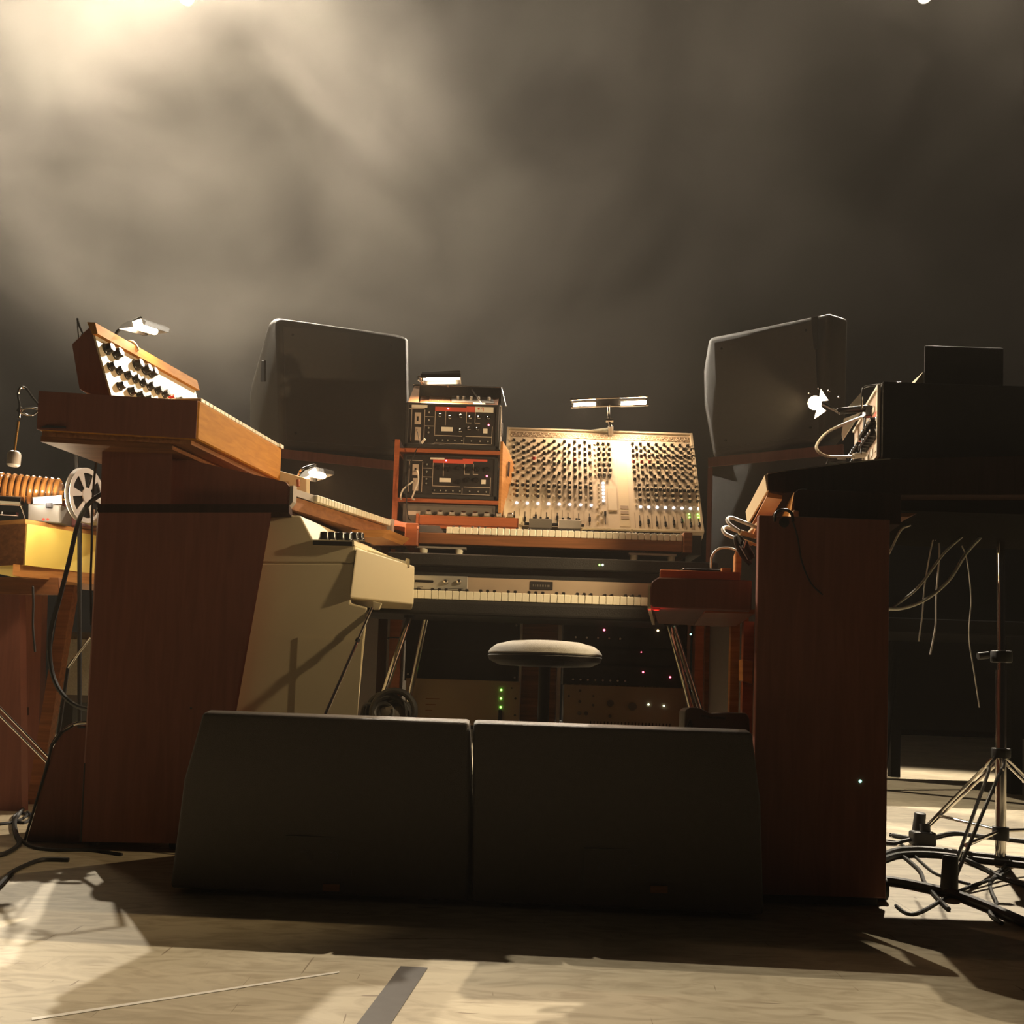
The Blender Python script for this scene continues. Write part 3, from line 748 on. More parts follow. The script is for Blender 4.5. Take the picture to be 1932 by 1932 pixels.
t, fr = rack_unit('power_amplifier', 'beige rack amplifier with three green lights under the desk', 763, 1286, 981, 1364, 3.99, 'beige_panel')
for k in range(3): led(t, fr, .838, .80 - .19 * k, 'green', 1.15)
part(t, 'rocker_switch', fr.box(.82, .85, .12, .36, 0, .004), 'black_panel')
for x, y in ((.965, .62), (.965, .25), (.93, .85), (.06, .9), (.92, .1)):
    part(t, 'fixing_screw', fr.cyl(x, y, .0045 if x > .95 else .003, 0, .003), 'black_panel')
for k in range(4):
    part(t, 'legend_line', fr.box(.18, .30 - .03 * k, .55 - .13 * k, .565 - .13 * k, 0, .0004), 'wood_walnut')
sh = part(dk, 'rack_shelf', box(W(757, 1200, 4.0).x, W(986, 1200, 4.0).x, 4.0, 4.4, W(870, 1366, 3.99).z - .02, W(870, 1366, 3.99).z - .001), 'black_paint')
t, fr = rack_unit('blank_rack_panel', 'black blanking panel above the beige amplifier in the desk rack', 763, 1168, 981, 1284, 4.02, 'black_panel', .03, 'rack panel')
for x, y in ((.03, .9), (.97, .9), (.03, .1), (.97, .1)): part(t, 'fixing_screw', fr.cyl(x, y, .004, 0, .003), 'grey_metal')
part(t, 'centre_rib', fr.box(.02, .98, .49, .51, 0, .003), 'black_paint')
t, fr = rack_unit('effects_unit', 'black rack effects unit with red and amber lights below the piano', 1062, 1172, 1296, 1222, 3.99, 'black_panel')
led(t, fr, .33, .62, 'red', 1.2); led(t, fr, .765, .66, 'orange', 1.2)
for k in range(5): inst(t, 'knob', KNOB_SMALL, Matrix.Translation(fr.p(.10 + .09 * k, .35)) @ face(fr))
t, fr = rack_unit('compressor_unit', 'dark rack unit with faint display just below the red-lit effects unit', 1062, 1224, 1296, 1254, 3.99, 'black_panel')
part(t, 'display', fr.box(.16, .24, .2, .75, 0, .002), 'grey_plastic')
led(t, fr, .63, .75, 'red', .6)
t, fr = rack_unit('patch_unit', 'black rack unit with two red lights above the brown tuner', 1062, 1256, 1296, 1292, 3.99, 'black_panel')
led(t, fr, .645, .66, 'red', 1.0); led(t, fr, .865, .48, 'red', 1.0)
for k in range(8): inst(t, 'knob', KNOB_SMALL, Matrix.Translation(fr.p(.08 + .06 * k, .25)) @ face(fr))
t, fr = rack_unit('tuner_unit', 'brown-faced rack unit with two tiny white lights under the desk', 1062, 1297, 1296, 1368, 3.99, 'beige_panel')
led(t, fr, .69, .56, 'white', .9); led(t, fr, .815, .54, 'white', .9)
for x, y, r in ((.13, .84, .005), (.13, .58, .006), (.13, .30, .008), (.185, .30, .008), (.24, .72, .004), (.24, .5, .005), (.38, .56, .013), (.56, .5, .016), (.38, .25, .006), (.04, .7, .005)):
    part(t, 'control', fr.cyl(x, y, r, 0, .006), 'grey_plastic', True)
for k in range(24): part(t, 'vent_slot', fr.box(.22 + .028 * k, .228 + .028 * k, .02, .12, -.001, .001), 'black_panel')
part(dk, 'rack_shelf', box(W(1053, 1200, 4.0).x, W(1302, 1200, 4.0).x, 4.0, 4.4, W(1180, 1370, 3.99).z - .02, W(1180, 1370, 3.99).z - .001), 'black_paint')

# electric piano ----------------------------------------------------
YR = 3.52
ep = thing('electric_piano', 'black stage piano with cream name rail on splayed chrome legs', 'electric piano', V(0.05, 3.7, 0))
zk0 = W(1000, 1136, YR).z; zk1 = W(1000, 1119, YR).z; zr1 = W(1000, 1092, YR).z; zu = W(1000, 1166, YR).z
kx0 = W(694, 1128, YR).x; kx1 = W(1262, 1143, YR).x
part(ep, 'key_bed', bev(box(kx0 - .05, kx1 + .05, YR - .005, YR + .39, zu, zk0 - .001), .012, 3), 'black_paint')
part(ep, 'lid', bev(box(kx0 - .05, kx1 + .05, YR + .14, YR + .40, zk0 - .001, zr1 + .012), .01, 2), 'black_carpet')
part(ep, 'name_rail', box(kx0 - .02, kx1 + .02, YR + .125, YR + .139, zk1 - .002, zr1 + .010), 'rail_aluminium')
part(ep, 'end_block', box(kx0 - .05, kx0 - .003, YR, YR + .14, zk0 - .001, zk1 + .006), 'black_paint')
part(ep, 'end_block', box(kx1 + .003, kx1 + .05, YR, YR + .14, zk0 - .001, zk1 + .006), 'black_paint')
nwk = 43; kw = (kx1 - kx0) / nwk
KR = mesh_of(bev(box(0.0007, kw - .0007, 0, .124, 0, zk1 - zk0 - .001), .0015, 1), ['key_ivory'], 'white_key', False)
KRB = mesh_of(bev(box(-.0055, .0055, .04, .124, 0, .012), .002, 1), ['key_black'], 'black_key', False)
for i in range(nwk):
    inst(ep, 'white_key', KR, Matrix.Translation(V(kx0 + i * kw, YR + .004, zk0)))
    if (i + 2) % 7 in (0, 1, 3, 4, 5) and i < nwk - 1:
        inst(ep, 'black_key', KRB, Matrix.Translation(V(kx0 + (i + 1) * kw, YR + .004, zk1 - .001)))
fr = Fr(V(0, 0, 0), V(1, 0, 0), V(0, 0, 1)); yf = YR + .125
cp0, cp1 = W(745, 1122, yf), W(883, 1088, yf)
cpl = part(ep, 'control_plate', bev(box(cp0.x, cp1.x, yf - .006, yf, W(882, 1115, yf).z, cp1.z), .002, 1), 'silver')
frp = Fr(V(cp0.x, yf - .006, W(882, 1115, yf).z), V(cp1.x, yf - .006, W(882, 1115, yf).z), V(cp0.x, yf - .006, cp1.z))
if frp.n.y > 0: frp.n = -frp.n
for uu in (841, 866):
    s = W(uu, 1098, yf - .006)
    part(cpl, 'control_knob', lathe([(.010, 0), (.010, .004), (.008, .006), (.007, .014), (.004, .016)], s, (0, -1, 0), 16), 'chrome', True)
s0, s1 = W(783, 1096, yf), W(818, 1098, yf)
part(cpl, 'slider_slot', bev(box(s0.x, s1.x, yf - .010, yf - .005, s0.z - .005, s0.z + .004), .002, 1), 'black_panel')
part(cpl, 'legend_line', box(s0.x + .01, s0.x + .03, yf - .0066, yf - .006, s0.z - .022, s0.z - .0205), 'black_panel')
part(cpl, 'legend_line', box(W(828, 1108, yf).x, W(874, 1110, yf).x, yf - .0066, yf - .006, s0.z - .024, s0.z - .0225), 'black_panel')
b0, b1 = W(1000, 1112, yf), W(1043, 1098, yf)
nbd = part(ep, 'name_badge', bev(box(b0.x, b1.x, yf - .004, yf, b0.z, b1.z), .001, 1), 'black_panel')
for k, (x0, x1, zz) in enumerate(((.12, .16, .6), (.22, .26, .5), (.32, .36, .5), (.43, .47, .5), (.53, .6, .5), (.66, .7, .5), (.76, .86, .5))):
    w = b1.x - b0.x; h = b1.z - b0.z
    part(nbd, 'badge_script', box(b0.x + w * x0, b0.x + w * x1, yf - .0045, yf - .004, b0.z + h * .35, b0.z + h * (.35 + .5 * zz)), 'grey_plastic')
def chrome_leg(u0, v0, y0, u1, v1, y1, r=.011):
    a = W(u0, v0, y0); b = W(u1, v1, y1); d = (b - a)
    k = -a.z / d.z
    part(ep, 'leg', cyl(a + V(0, 0, .0), a + d * k, r, r * .9, 14), 'chrome', True)
    part(ep, 'leg_socket', cyl(a + V(0, 0, .012), a, r * 1.8, r * 1.8), 'black_paint', True)
chrome_leg(772, 1166, 3.60, 712, 1345, 3.50)
chrome_leg(804, 1166, 3.86, 772, 1320, 3.94, .011)
chrome_leg(1262, 1180, 3.62, 1307, 1345, 3.55)
chrome_leg(1270, 1180, 3.86, 1318, 1330, 3.93)

# wooden keyboard above the piano -----------------------------------
YS = 3.76
ws = thing('wooden_keyboard', 'walnut-cased keyboard on the desk in front of the mixing console', 'keyboard', V(.1, 3.9, ZD))
zs0 = W(1000, 1032, YS).z; zs1 = W(1000, 1011, YS).z; zs2 = W(1000, 999, YS).z
sx0 = W(790, 1020, YS).x; sx1 = W(1288, 1020, YS).x
part(ws, 'front_rail', bev(box(sx0, sx1, YS, YS + .03, zs0, zs1), .002, 1), 'wood_walnut')
part(ws, 'cheek', bev(box(sx0 - .052, sx0 - .001, YS - .015, YS + .30, zs0 - .012, zs2 + .008), .005, 2), 'wood_mahogany')
part(ws, 'cheek', bev(box(sx1 + .001, sx1 + .034, YS - .015, YS + .30, zs0 - .004, zs2 + .008), .005, 2), 'wood_walnut')
part(ws, 'body', box(sx0, sx1, YS + .03, YS + .30, zs0 - .006, zs1 - .002), 'black_paint')
kxa = W(842, 1005, YS).x
part(ws, 'bender_panel', bev(hull([V(sx0 - .002, YS + .002, zs1), V(kxa - .006, YS + .002, zs1), V(sx0 - .002, YS + .2, zs1), V(kxa - .006, YS + .2, zs1), V(sx0 - .002, YS + .03, zs2 + .008), V(kxa - .03, YS + .03, zs2 + .008), V(sx0 - .002, YS + .2, zs2 + .008), V(kxa - .03, YS + .2, zs2 + .008)]), .002, 1), 'black_panel')
nwk = 37; kw = (sx1 - kxa) / nwk
KS = mesh_of(bev(box(0.0006, kw - .0006, -.004, .13, -.002, zs2 - zs1), .003, 2), ['key_ivory'], 'white_key', False)
KSB = mesh_of(bev(box(-.005, .005, .045, .13, 0, .011), .002, 1), ['key_black'], 'black_key', False)
for i in range(nwk):
    inst(ws, 'white_key', KS, Matrix.Translation(V(kxa + i * kw, YS, zs1)))
    if i % 7 in (0, 1, 3, 4, 5) and i < nwk - 1:
        inst(ws, 'black_key', KSB, Matrix.Translation(V(kxa + (i + 1) * kw, YS, zs2)))
part(ws, 'rear_panel', box(sx0, sx1, YS + .14, YS + .30, zs1, zs2 + .010), 'black_panel')
for k in range(14):
    part(ws, 'tab_switch', box(kxa + .03 + k * .055, kxa + .06 + k * .055, YS + .15, YS + .175, zs2 + .010, zs2 + .016), 'plug_cream' if k % 3 == 0 else 'tape_white')
for (u0, u1, cups) in ((783, 880, (799, 866)), (1186, 1276, (1196, 1267))):
    a, b = W(u0, 1040, YS + .03), W(u1, 1043, YS + .03)
    zz = W(830, 1042, YS).z
    part(ws, 'foot_strip', box(a.x, b.x, YS + .02, YS + .06, zs0 - .014, zs0 - .006), 'grey_metal')
    for uc in cups:
        c = W(uc, 1046, YS + .03)
        part(ws, 'foot', lathe([(.011, 0), (.0155, zs0 - .014 - ZD)], V(c.x, YS + .036, ZD), (0, 0, 1), 18), 'key_ivory', True)
lp = W(1138, 1050, 3.66)
for k, uu in enumerate((1131, 1137)):
    inst(dk, 'led', LED['green' if k == 0 else 'white'], Matrix.Translation(W(uu, 1066, 3.659)) @ Matrix.Rotation(math.pi / 2, 4, 'X'))

# wooden knob box ---------------------------------------------------
kb = thing('knob_box', 'mahogany box with a row of chrome knobs beside the mixing console', 'effects box', W(885, 992, 3.95))
YB = 3.98; DB = .12
q0, q1 = W(790, 991, YB), W(978, 991, YB); zt2 = W(880, 974, YB).z; zb2 = zs2 + .012
part(kb, 'front_panel', bev(box(q0.x, q1.x, YB, YB + .014, q0.z + .004, zt2), .003, 2), 'wood_mahogany')
part(kb, 'body', box(q0.x + .004, q1.x - .004, YB + .014, YB + DB, q0.z, zt2 - .004), 'black_panel')
part(kb, 'base_strip', box(q0.x + .006, q1.x - .006, YB - .004, YB + .014, q0.z - .010, q0.z + .002), 'wood_mahogany')
part(kb, 'end_cheek', bev(box(q1.x, q1.x + .016, YB - .008, YB + DB, q0.z - .012, zt2 + .008), .002, 1), 'cream_paint')
part(kb, 'end_cheek', bev(box(q0.x - .012, q0.x, YB - .004, YB + DB, q0.z - .008, zt2 + .004), .002, 1), 'wood_mahogany')
for k in range(8):
    x = q0.x + .035 + k * (q1.x - q0.x - .05) / 7.4
    inst(kb, 'knob', KNOB_BRIGHT, Matrix.Translation(V(x, YB + .022, zt2 + .003)) @ Matrix.Rotation(.45, 4, 'X') @ Matrix.Scale(1.15, 4))
    part(kb, 'knob_plate', box(x - .016, x + .016, YB + .004, YB + .04, zt2 - .004, zt2 + .004), 'brass')
part(kb, 'spacer', box(q0.x + .02, q1.x - .02, YB + .01, YB + DB - .01, ZD, q0.z - .001), 'black_paint')

# mixing console ----------------------------------------------------
mx = thing('mixing_console', 'large cream mixing console crowded with knobs, tilted up behind the keyboards', 'mixing console', V(.35, 4.2, ZD))
mb0 = W(940, 993, 4.02); mb1 = W(1319, 1003, 4.02)
mt0 = W(967, 815, 4.34); mt1 = W(1311, 816, 4.34)
xl = (mb0.x + mt0.x) / 2; xr = (mb1.x + mt1.x) / 2
zb_ = (mb0.z + mb1.z) / 2; zt_ = (mt0.z + mt1.z) / 2
pm = Fr(V(xl, 4.02, zb_), V(xr, 4.02, zb_), V(xl, 4.34, zt_))
if pm.n.y > 0: pm.n = -pm.n
part(mx, 'chassis', hull([pm.p(.005, 0, -.004), pm.p(.995, 0, -.004), pm.p(.005, 1, -.004), pm.p(.995, 1, -.004), V(xl + .01, 4.5, zb_ - .09), V(xr - .01, 4.5, zb_ - .09), V(xl + .01, 4.46, zt_ - .05), V(xr - .01, 4.46, zt_ - .05), V(xl + .005, 4.03, zb_ - .09), V(xr - .005, 4.03, zb_ - .09)]), 'black_paint')
fpm = part(mx, 'face_plate', pm.box(0.008, .992, 0, 1, -.004, 0), 'mixer_cream')
for x0, x1 in ((-.004, .008), (.992, 1.004)):
    part(mx, 'side_trim', pm.box(x0, x1, -.01, 1.004, -.03, .010), 'cream_panel')
part(mx, 'top_trim', pm.box(0, 1, .992, 1.006, -.02, .008), 'cream_panel')
part(mx, 'front_lip', pm.box(0, 1, -.014, .0, -.05, .012), 'cream_panel')
part(fpm, 'vent_strip', pm.box(.02, .985, .918, .972, 0, .0015), 'beige_panel')
VENT = mesh_of(torus((0, 0, 0), (0, 0, 1), .0072, .0018, 14, 6), ['mixer_cream'], 'vent_ring')
for k in range(44):
    inst(fpm, 'vent_ring', VENT, pm.mat(.031 + k * .02185, .933 + (.022 if k % 2 else 0), .0015))
FADER = box_mesh('fader_cap', .009, .020, .011, ['black_gloss'], .0015)
SLOT = box_mesh('fader_slot', .003, .060, .0008, ['black_panel'])
BTN = mesh_of(lathe([(.0062, 0), (.0062, .004), (.004, .0065)], (0, 0, 0), seg=12), ['led_button'], 'lit_button')
BTNW = mesh_of(lathe([(.005, 0), (.005, .005), (.004, .006)], (0, 0, 0), seg=10), ['cream_panel'], 'push_button')
chans = [.036 + k * .0545 for k in range(8)] + [.675 + k * .0425 for k in range(8)]
for ci, cxx in enumerate(chans):
    st_ = .0255 if ci < 8 else .020
    for k, ty in enumerate((.875, .80, .745, .685, .63, .575, .50, .405)):
        if ci >= 8 and k == 7: ty = .40
        inst(fpm, 'knob', KNOB_MIXR if (k == 3 and ci in (2, 6, 8, 9, 10)) else KNOB_MIX, pm.mat(cxx, ty))
    for k, ty in enumerate((.835, .76, .655, .535, .44, .395, .345, .295)):
        inst(fpm, 'knob', KNOB_MIX, pm.mat(cxx + st_, ty))
    inst(fpm, 'lit_button', BTN, pm.mat(cxx + st_, .225))
    inst(fpm, 'push_button', BTNW, pm.mat(cxx, .245))
    inst(fpm, 'push_button', BTNW, pm.mat(cxx, .30))
    inst(fpm, 'fader_slot', SLOT, pm.mat(cxx + st_ * .6, .09, .0002))
    inst(fpm, 'fader_cap', FADER, pm.mat(cxx + st_ * .6, .055 + .05 * random.random()))
    if ci: part(fpm, 'channel_rule', pm.box(cxx - .013, cxx - .011, .01, .17, 0, .0006), 'beige_panel')
for r in range(7):
    for c in range(3):
        inst(fpm, 'knob', KNOB_MIX, pm.mat(.488 + .0285 * c + .004 * (r % 2), .86 - .055 * r))
    inst(fpm, 'push_button', BTNW, pm.mat(.468, .86 - .055 * r))
for r in range(6):
    inst(fpm, 'lit_button', BTN, pm.mat(.508, .45 - .035 * r)); inst(fpm, 'push_button', BTNW, pm.mat(.485, .44 - .04 * r))
part(fpm, 'master_strip', pm.box(.585, .638, .03, .91, 0, .0008), 'cream_paint')
part(fpm, 'meter_bridge', pm.box(.53, .575, .18, .42, 0, .004), 'cream_panel')
for k in range(3): part(fpm, 'legend_box', pm.box(.592, .632, .10 + .05 * k, .13 + .05 * k, .0008, .002), 'beige_panel')
for r in range(5): inst(fpm, 'push_button', BTNW, pm.mat(.475 + .02 * (r % 2), .20 - .035 * r))
inst(fpm, 'fader_slot', SLOT, pm.mat(.512, .10, .0002)); inst(fpm, 'fader_cap', FADER, pm.mat(.512, .14))
for x, y in ((.94, .17), (.985, .17), (.985, .14), (.94, .14)):
    o = led(fpm, pm, x, y, 'green', .9)
part(mx, 'desk_stand', box(xl + .05, xr - .05, 4.12, 4.45, ZD, zb_ - .09), 'black_paint')

# pedals on the keyboard's rear edge in front of the console
def small_box(nm, label, u0, v0, u1, v1, y, mt, cat):
    a = W(u0, v1, y); b = W(u1, v0, y)
    t = thing(nm, label, cat, V((a.x + b.x) / 2, y, a.z))
    part(t, 'case', bev(box(a.x, b.x, y, y + .05, a.z, b.z), .003, 1), mt)
    for k in range(3):
        inst(t, 'knob', KNOB_SMALL, Matrix.Translation(V(a.x + (b.x - a.x) * (.2 + .3 * k), y + .02, b.z)))
    part(t, 'jack_socket', cyl(V(b.x, y + .02, (a.z + b.z) / 2), V(b.x + .012, y + .02, (a.z + b.z) / 2), .006), 'black_panel', True)
    part(t, 'jack_plug', cyl(V(a.x, y + .02, (a.z + b.z) / 2), V(a.x - .018, y + .02, (a.z + b.z) / 2), .006), 'black_gloss', True)
    part(t, 'rubber_pad', box(a.x + .004, b.x - .004, y + .004, y + .046, zs2 + .0105, a.z), 'black_rubber')
    return t
small_box('effects_pedal', 'small dark grey effects pedal beside the mahogany knob box', 998, 979, 1042, 996, 3.93, 'grey_plastic', 'effects pedal')
small_box('effects_pedal', 'small light grey effects pedal between dark pedal and black case', 1053, 981, 1097, 997, 3.93, 'grey_metal', 'effects pedal')
a, b = W(1100, 1003, 3.90), W(1284, 1003, 3.90)
fc = thing('flat_case', 'flat black folder with cream edge lying before the mixing console', 'folder', V((a.x + b.x) / 2, 3.95, zs2 + .012))
part(fc, 'tray', box(a.x, b.x, 3.90, 4.0, zs2 + .0105, zs2 + .026), 'black_panel')
part(fc, 'cover', bev(box(a.x - .004, b.x + .002, 3.897, 4.0, zs2 + .026, zs2 + .032), .001, 1), 'cream_paint')
part(fc, 'latch', box((a.x + b.x) / 2 - .004, (a.x + b.x) / 2 + .004, 3.893, 3.9, zs2 + .0105, zs2 + .034), 'cream_paint')

# twin tube lamp on the console ------------------------------------
tl = thing('twin_tube_lamp', 'chrome lamp with two glowing tubes standing on the mixing console', 'lamp', V(*pm.p(.535, 1.0)))
YL = 4.30
h0, h1, h2, h3 = W(1079, 754, YL), W(1220, 748, YL), W(1221, 764, YL), W(1080, 768, YL)
part(tl, 'frame_bar', cyl(h0, h1, .004), 'chrome', True)
part(tl, 'frame_bar', cyl(h3, h2, .004), 'chrome', True)
part(tl, 'back_plate', ext([h0 + V(0, .02, 0), h1 + V(0, .02, 0), h2 + V(0, .02, 0), h3 + V(0, .02, 0)], V(0, .003, 0)), 'black_gloss')
for a in (h0, h1, h2, h3): part(tl, 'end_knob', lathe([(.006, -.006), (.007, 0), (.004, .006)], a, (1, 0, 0), 12), 'chrome', True)
part(tl, 'glow_tube', cyl(W(1083, 764, YL), W(1124, 762, YL), .0075, seg=12), 'bulb_warm', True)
part(tl, 'glow_tube', cyl(W(1172, 761, YL), W(1219, 759, YL), .0075, seg=12), 'bulb_warm', True)
part(tl, 'fork', cyl(W(1148, 764, YL + .01), W(1149, 792, YL + .01), .006), 'chrome', True)
part(tl, 'joint', lathe([(.009, -.016), (.011, 0), (.009, .016)], W(1150, 793, YL + .01), (1, 0, 0), 14), 'chrome', True)
part(tl, 'fork', cyl(W(1149, 795, YL + .01), W(1152, 806, YL + .01), .008), 'chrome', True)
part(tl, 'clamp', cyl(W(1152, 805, YL + .01), W(1152, 820, YL + .03), .012), 'silver', True)
part(tl, 'mains_lead', tube([W(1152, 808, YL + .03), W(1135, 810, YL + .05), W(1110, 813, YL + .06), W(1075, 812, YL + .08), W(1068, 818, YL + .1)], .004), 'white_cable', True)
for uu, pw in ((1103, 3.6), (1195, 4.0)):
    l = bpy.data.lights.new('twin_tube_light', 'AREA'); l.shape = 'RECTANGLE'; l.size = .10; l.size_y = .03; l.energy = pw; l.color = (1, .66, .40)
    lo = bpy.data.objects.new('twin_tube_light', l); COL.objects.link(lo)
    p = W(uu, 768, YL - .035); lo.location = p
    lo.rotation_euler = V((uu - 1149) * .004, -.80, -.75).to_track_quat('-Z', 'Y').to_euler()

# echo rack ---------------------------------------------------------
YE = 4.02
sf = thing('wooden_rack_shelf', 'slim mahogany rack shelf holding the two black echo units', 'shelf', V(W(845, 985, YE).x, YE, ZD))
u0 = W(740, 985, YE); u1 = W(748, 832, YE)
xl0 = W(746, 900, YE).x
xr0 = W(945, 900, YE).x
zt3 = W(850, 832, YE).z
part(sf, 'upright', box(xl0 - .008, xl0 + .012, YE, YE + .26, ZD, zt3), 'wood_mahogany')
sa = xr0 - .006
sp_ = [V(sa, YE, ZD), V(sa, YE, zt3 + .004), V(sa + .022, YE + .10, zt3 - .008), V(sa + .050, YE + .20, zt3 - .055), V(sa + .046, YE + .20, zt3 - .10), V(sa + .012, YE + .05, ZD)]
part(sf, 'side_panel', hull(sp_ + [q + V(.010, -.003, 0) for q in sp_]), 'wood_orange')
sq = [V(sa + .022, YE + .07, zt3 - .06), V(sa + .028, YE + .09, zt3 - .06), V(sa + .026, YE + .085, zt3 - .12), V(sa + .021, YE + .068, zt3 - .12)]
part(sf, 'hand_slot', ext([q + V(.0105, -.004, 0) for q in sq], V(.002, -.0008, 0)), 'wood_dark')
zsh = [W(850, 851, YE).z, W(850, 945, YE).z]
for z in zsh: part(sf, 'shelf_board', box(xl0 + .012, xr0 - .004, YE, YE + .25, z - .009, z + .006), 'wood_mahogany')
def echo_unit(label, z0, z1, x0, x1, lit, y):
    t = thing('echo_unit', label, 'echo unit', V((x0 + x1) / 2, y, z0), 'echo units in the wooden rack shelf')
    part(t, 'case', bev(box(x0, x1, y + .012, y + .24, z0, z1), .004, 2), 'black_carpet')
    for (a, b, c, d) in ((x0, x1, z0, z0 + .018), (x0, x1, z1 - .010, z1), (x0, x0 + .014, z0, z1), (x1 - .014, x1, z0, z1)):
        part(t, 'frame_edge', bev(box(a, b, y, y + .014, c, d), .003, 1), 'black_rubber')
    f = Fr(V(x0 + .014, y + .008, z0 + .018), V(x1 - .014, y + .008, z0 + .018), V(x0 + .014, y + .008, z1 - .010))
    if f.n.y > 0: f.n = -f.n
    t0 = t
    t = part(t0, 'face_plate', f.box(0, 1, 0, 1, -.004, 0), 'black_panel')
    part(t, 'red_band', f.box(.30, .76, .86, .97, 0, .0012), 'red_print')
    L = [(.0, .18, .90, .915), (.03, .036, .05, .88), (.18, .186, .05, .88), (.30, .306, .22, .95), (.30, .62, .22, .235), (.42, .426, .50, .86), (.66, .666, .58, .90), (.66, .72, .57, .585), (.76, .766, .58, .86), (.76, .82, .57, .585), (.3, .96, .02, .032), (.96, .966, .05, .5), (.66, .96, .22, .235), (.64, .646, .03, .20), (.19, .29, .70, .712), (.19, .29, .46, .472)]
    for (a, b, c, d) in L: part(t, 'printed_line', f.box(a, b, c, d, 0, .0008), 'line_print')
    part(t, 'label_tape', f.box(.38, .51, .34, .45, 0, .002), 'tape_white')
    part(t, 'label_tape', f.box(.86, .91, .32, .44, 0, .002), 'tape_white')
    if lit:
        part(t, 'label_tape', f.box(.76, .97, .86, 1.04, .001, .003), 'tape_white')
        part(t, 'label_tape', f.box(.03, .21, .93, 1.03, .001, .003), 'tape_white')
        part(t, 'label_mark', f.cyl(.80, .95, .0042, .003, .0034), 'red_print')
        part(t, 'label_mark', torus(f.p(.845, .965, .0032), f.n, .0034, .0009, 16, 6), 'red_print')
        part(t, 'label_mark', f.box(.853, .858, .88, .965, .003, .0036), 'red_print')
        part(t, 'red_band', f.box(.66, .77, .95, 1.04, .0012, .0024), 'red_print')
    else:
        part(t, 'label_tape', f.box(.27, .43, .95, 1.05, .001, .003), 'tape_white')
        part(t, 'red_band', f.box(.64, .92, .93, .99, .0012, .0024), 'red_print')
    part(t, 'meter', f.box(.07, .14, .50, .80, 0, .003), 'line_print')
    part(t, 'meter_needle', f.box(.095, .115, .58, .70, .003, .004), 'black_panel')
    part(t, 'socket_plate', f.box(.08, .145, .08, .42, 0, .003), 'line_print')
    for x, y_ in ((.36, .74), (.475, .70), (.60, .74), (.71, .72), (.81, .72), (.92, .72), (.70, .42), (.80, .42), (.60, .36)):
        inst(t, 'knob', KNOB_CHROME if lit else KNOB_BLACK, Matrix.Translation(f.p(x, y_)) @ face(f) @ Matrix.Scale(.75, 4))
    for x in (.33, .40, .46, .54, .62, .73, .83, .92):
        inst(t, 'toggle', KNOB_SMALL, Matrix.Translation(f.p(x, .10)) @ face(f) @ Matrix.Scale(.8, 4))
    for y_ in (.8, .6, .4, .28):
        inst(t, 'push_switch', KNOB_SMALL, Matrix.Translation(f.p(.235, y_)) @ face(f) @ Matrix.Scale(.9, 4))
    led(t, f, .45, .93, 'red', .9); led(t, f, .92, .54, 'red', 1.0)
    return t0, f
ex0, ex1 = xl0 + .034, xr0 - .018
zu1 = W(850, 762, YE).z
t, f = echo_unit('upper black echo unit with bright red band and raised glossy lid', zsh[0] + .007, zu1, ex0 - .004, ex1 + .004, True, YE - .012)
# raised lid with the tape loop below
lz = W(850, 729, YE + .12).z
zdk = W(850, 749, YE + .20).z; lz = W(850, 729, YE + .21).z
part(t, 'tape_deck', hull([V(ex0 + .05, YE + .01, zu1), V(ex1 - .01, YE + .01, zu1), V(ex0 + .035, YE + .20, zdk), V(ex1 - .006, YE + .20, zdk), V(ex0 + .05, YE + .20, zu1), V(ex1 - .01, YE + .20, zu1)]), 'wood_walnut')
td = Fr(V(ex0 + .05, YE + .01, zu1 + .0005), V(ex1 - .01, YE + .01, zu1 + .0005), V(ex0 + .035, YE + .20, zdk + .0005))
if td.n.z < 0: td.n = -td.n
part(t, 'head_cover', td.box(.42, .98, .25, .98, 0, .003), 'grey_plastic')
for x in (.5, .58, .68, .78, .92): part(t, 'tape_guide', td.cyl(x, .6, .006, .003, .016), 'grey_metal', True)
part(t, 'tape_loop', td.box(.12, .40, .3, .9, 0, .002), 'clear_film')
part(t, 'label_tape', td.box(.7, .86, .04, .24, 0, .003), 'tape_white')
part(t, 'lid_side', ext([V(ex0 + .002, YE + .01, zu1), V(ex0 + .045, YE + .01, zu1), V(ex0 + .028, YE + .20, lz - .006), V(ex0 + .006, YE + .20, lz - .006)], V(0, .006, 0)), 'clear_film')
lid = part(t, 'lid', box(ex0 + .002, ex1 + .004, YE + .205, YE + .213, zdk - .02, lz), 'black_gloss')
part(lid, 'lid_edge', cyl(V(ex0, YE + .20, lz), V(ex1 + .006, YE + .20, lz), .0028), 'chrome', True)
part(lid, 'lid_edge', cyl(V(ex1 + .006, YE + .20, lz), V(ex1 + .03, YE + .01, zu1 + .002), .0025), 'chrome', True)
part(t, 'lid_stay', cyl(W(890, 735, YE + .08), W(910, 762, YE + .03), .0025), 'chrome', True)
xs = ex1 + .006
part(t, 'side_plate', bev(ext([V(xs, YE + .0, zsh[0] + .012), V(xs, YE + .0, zu1), V(xs, YE + .15, zu1 - .02), V(xs, YE + .22, zu1 - .06), V(xs, YE + .22, zsh[0] + .012)], V(.006, 0, 0)), .001, 1), 'grey_metal')
part(t, 'side_handle', bev(box(xs + .006, xs + .012, YE + .05, YE + .12, zu1 - .10, zu1 - .055), .003, 1), 'black_rubber')
t2, f2 = echo_unit('lower dim black echo unit with patched white cables', zsh[1] + .007, zsh[0] - .018, ex0 - .006, ex1 + .004, False, YE - .004)
t3 = thing('echo_unit', 'third echo unit half hidden behind the mahogany knob box', 'echo unit', V((ex0 + ex1) / 2, YE, ZD), 'echo units in the wooden rack shelf')
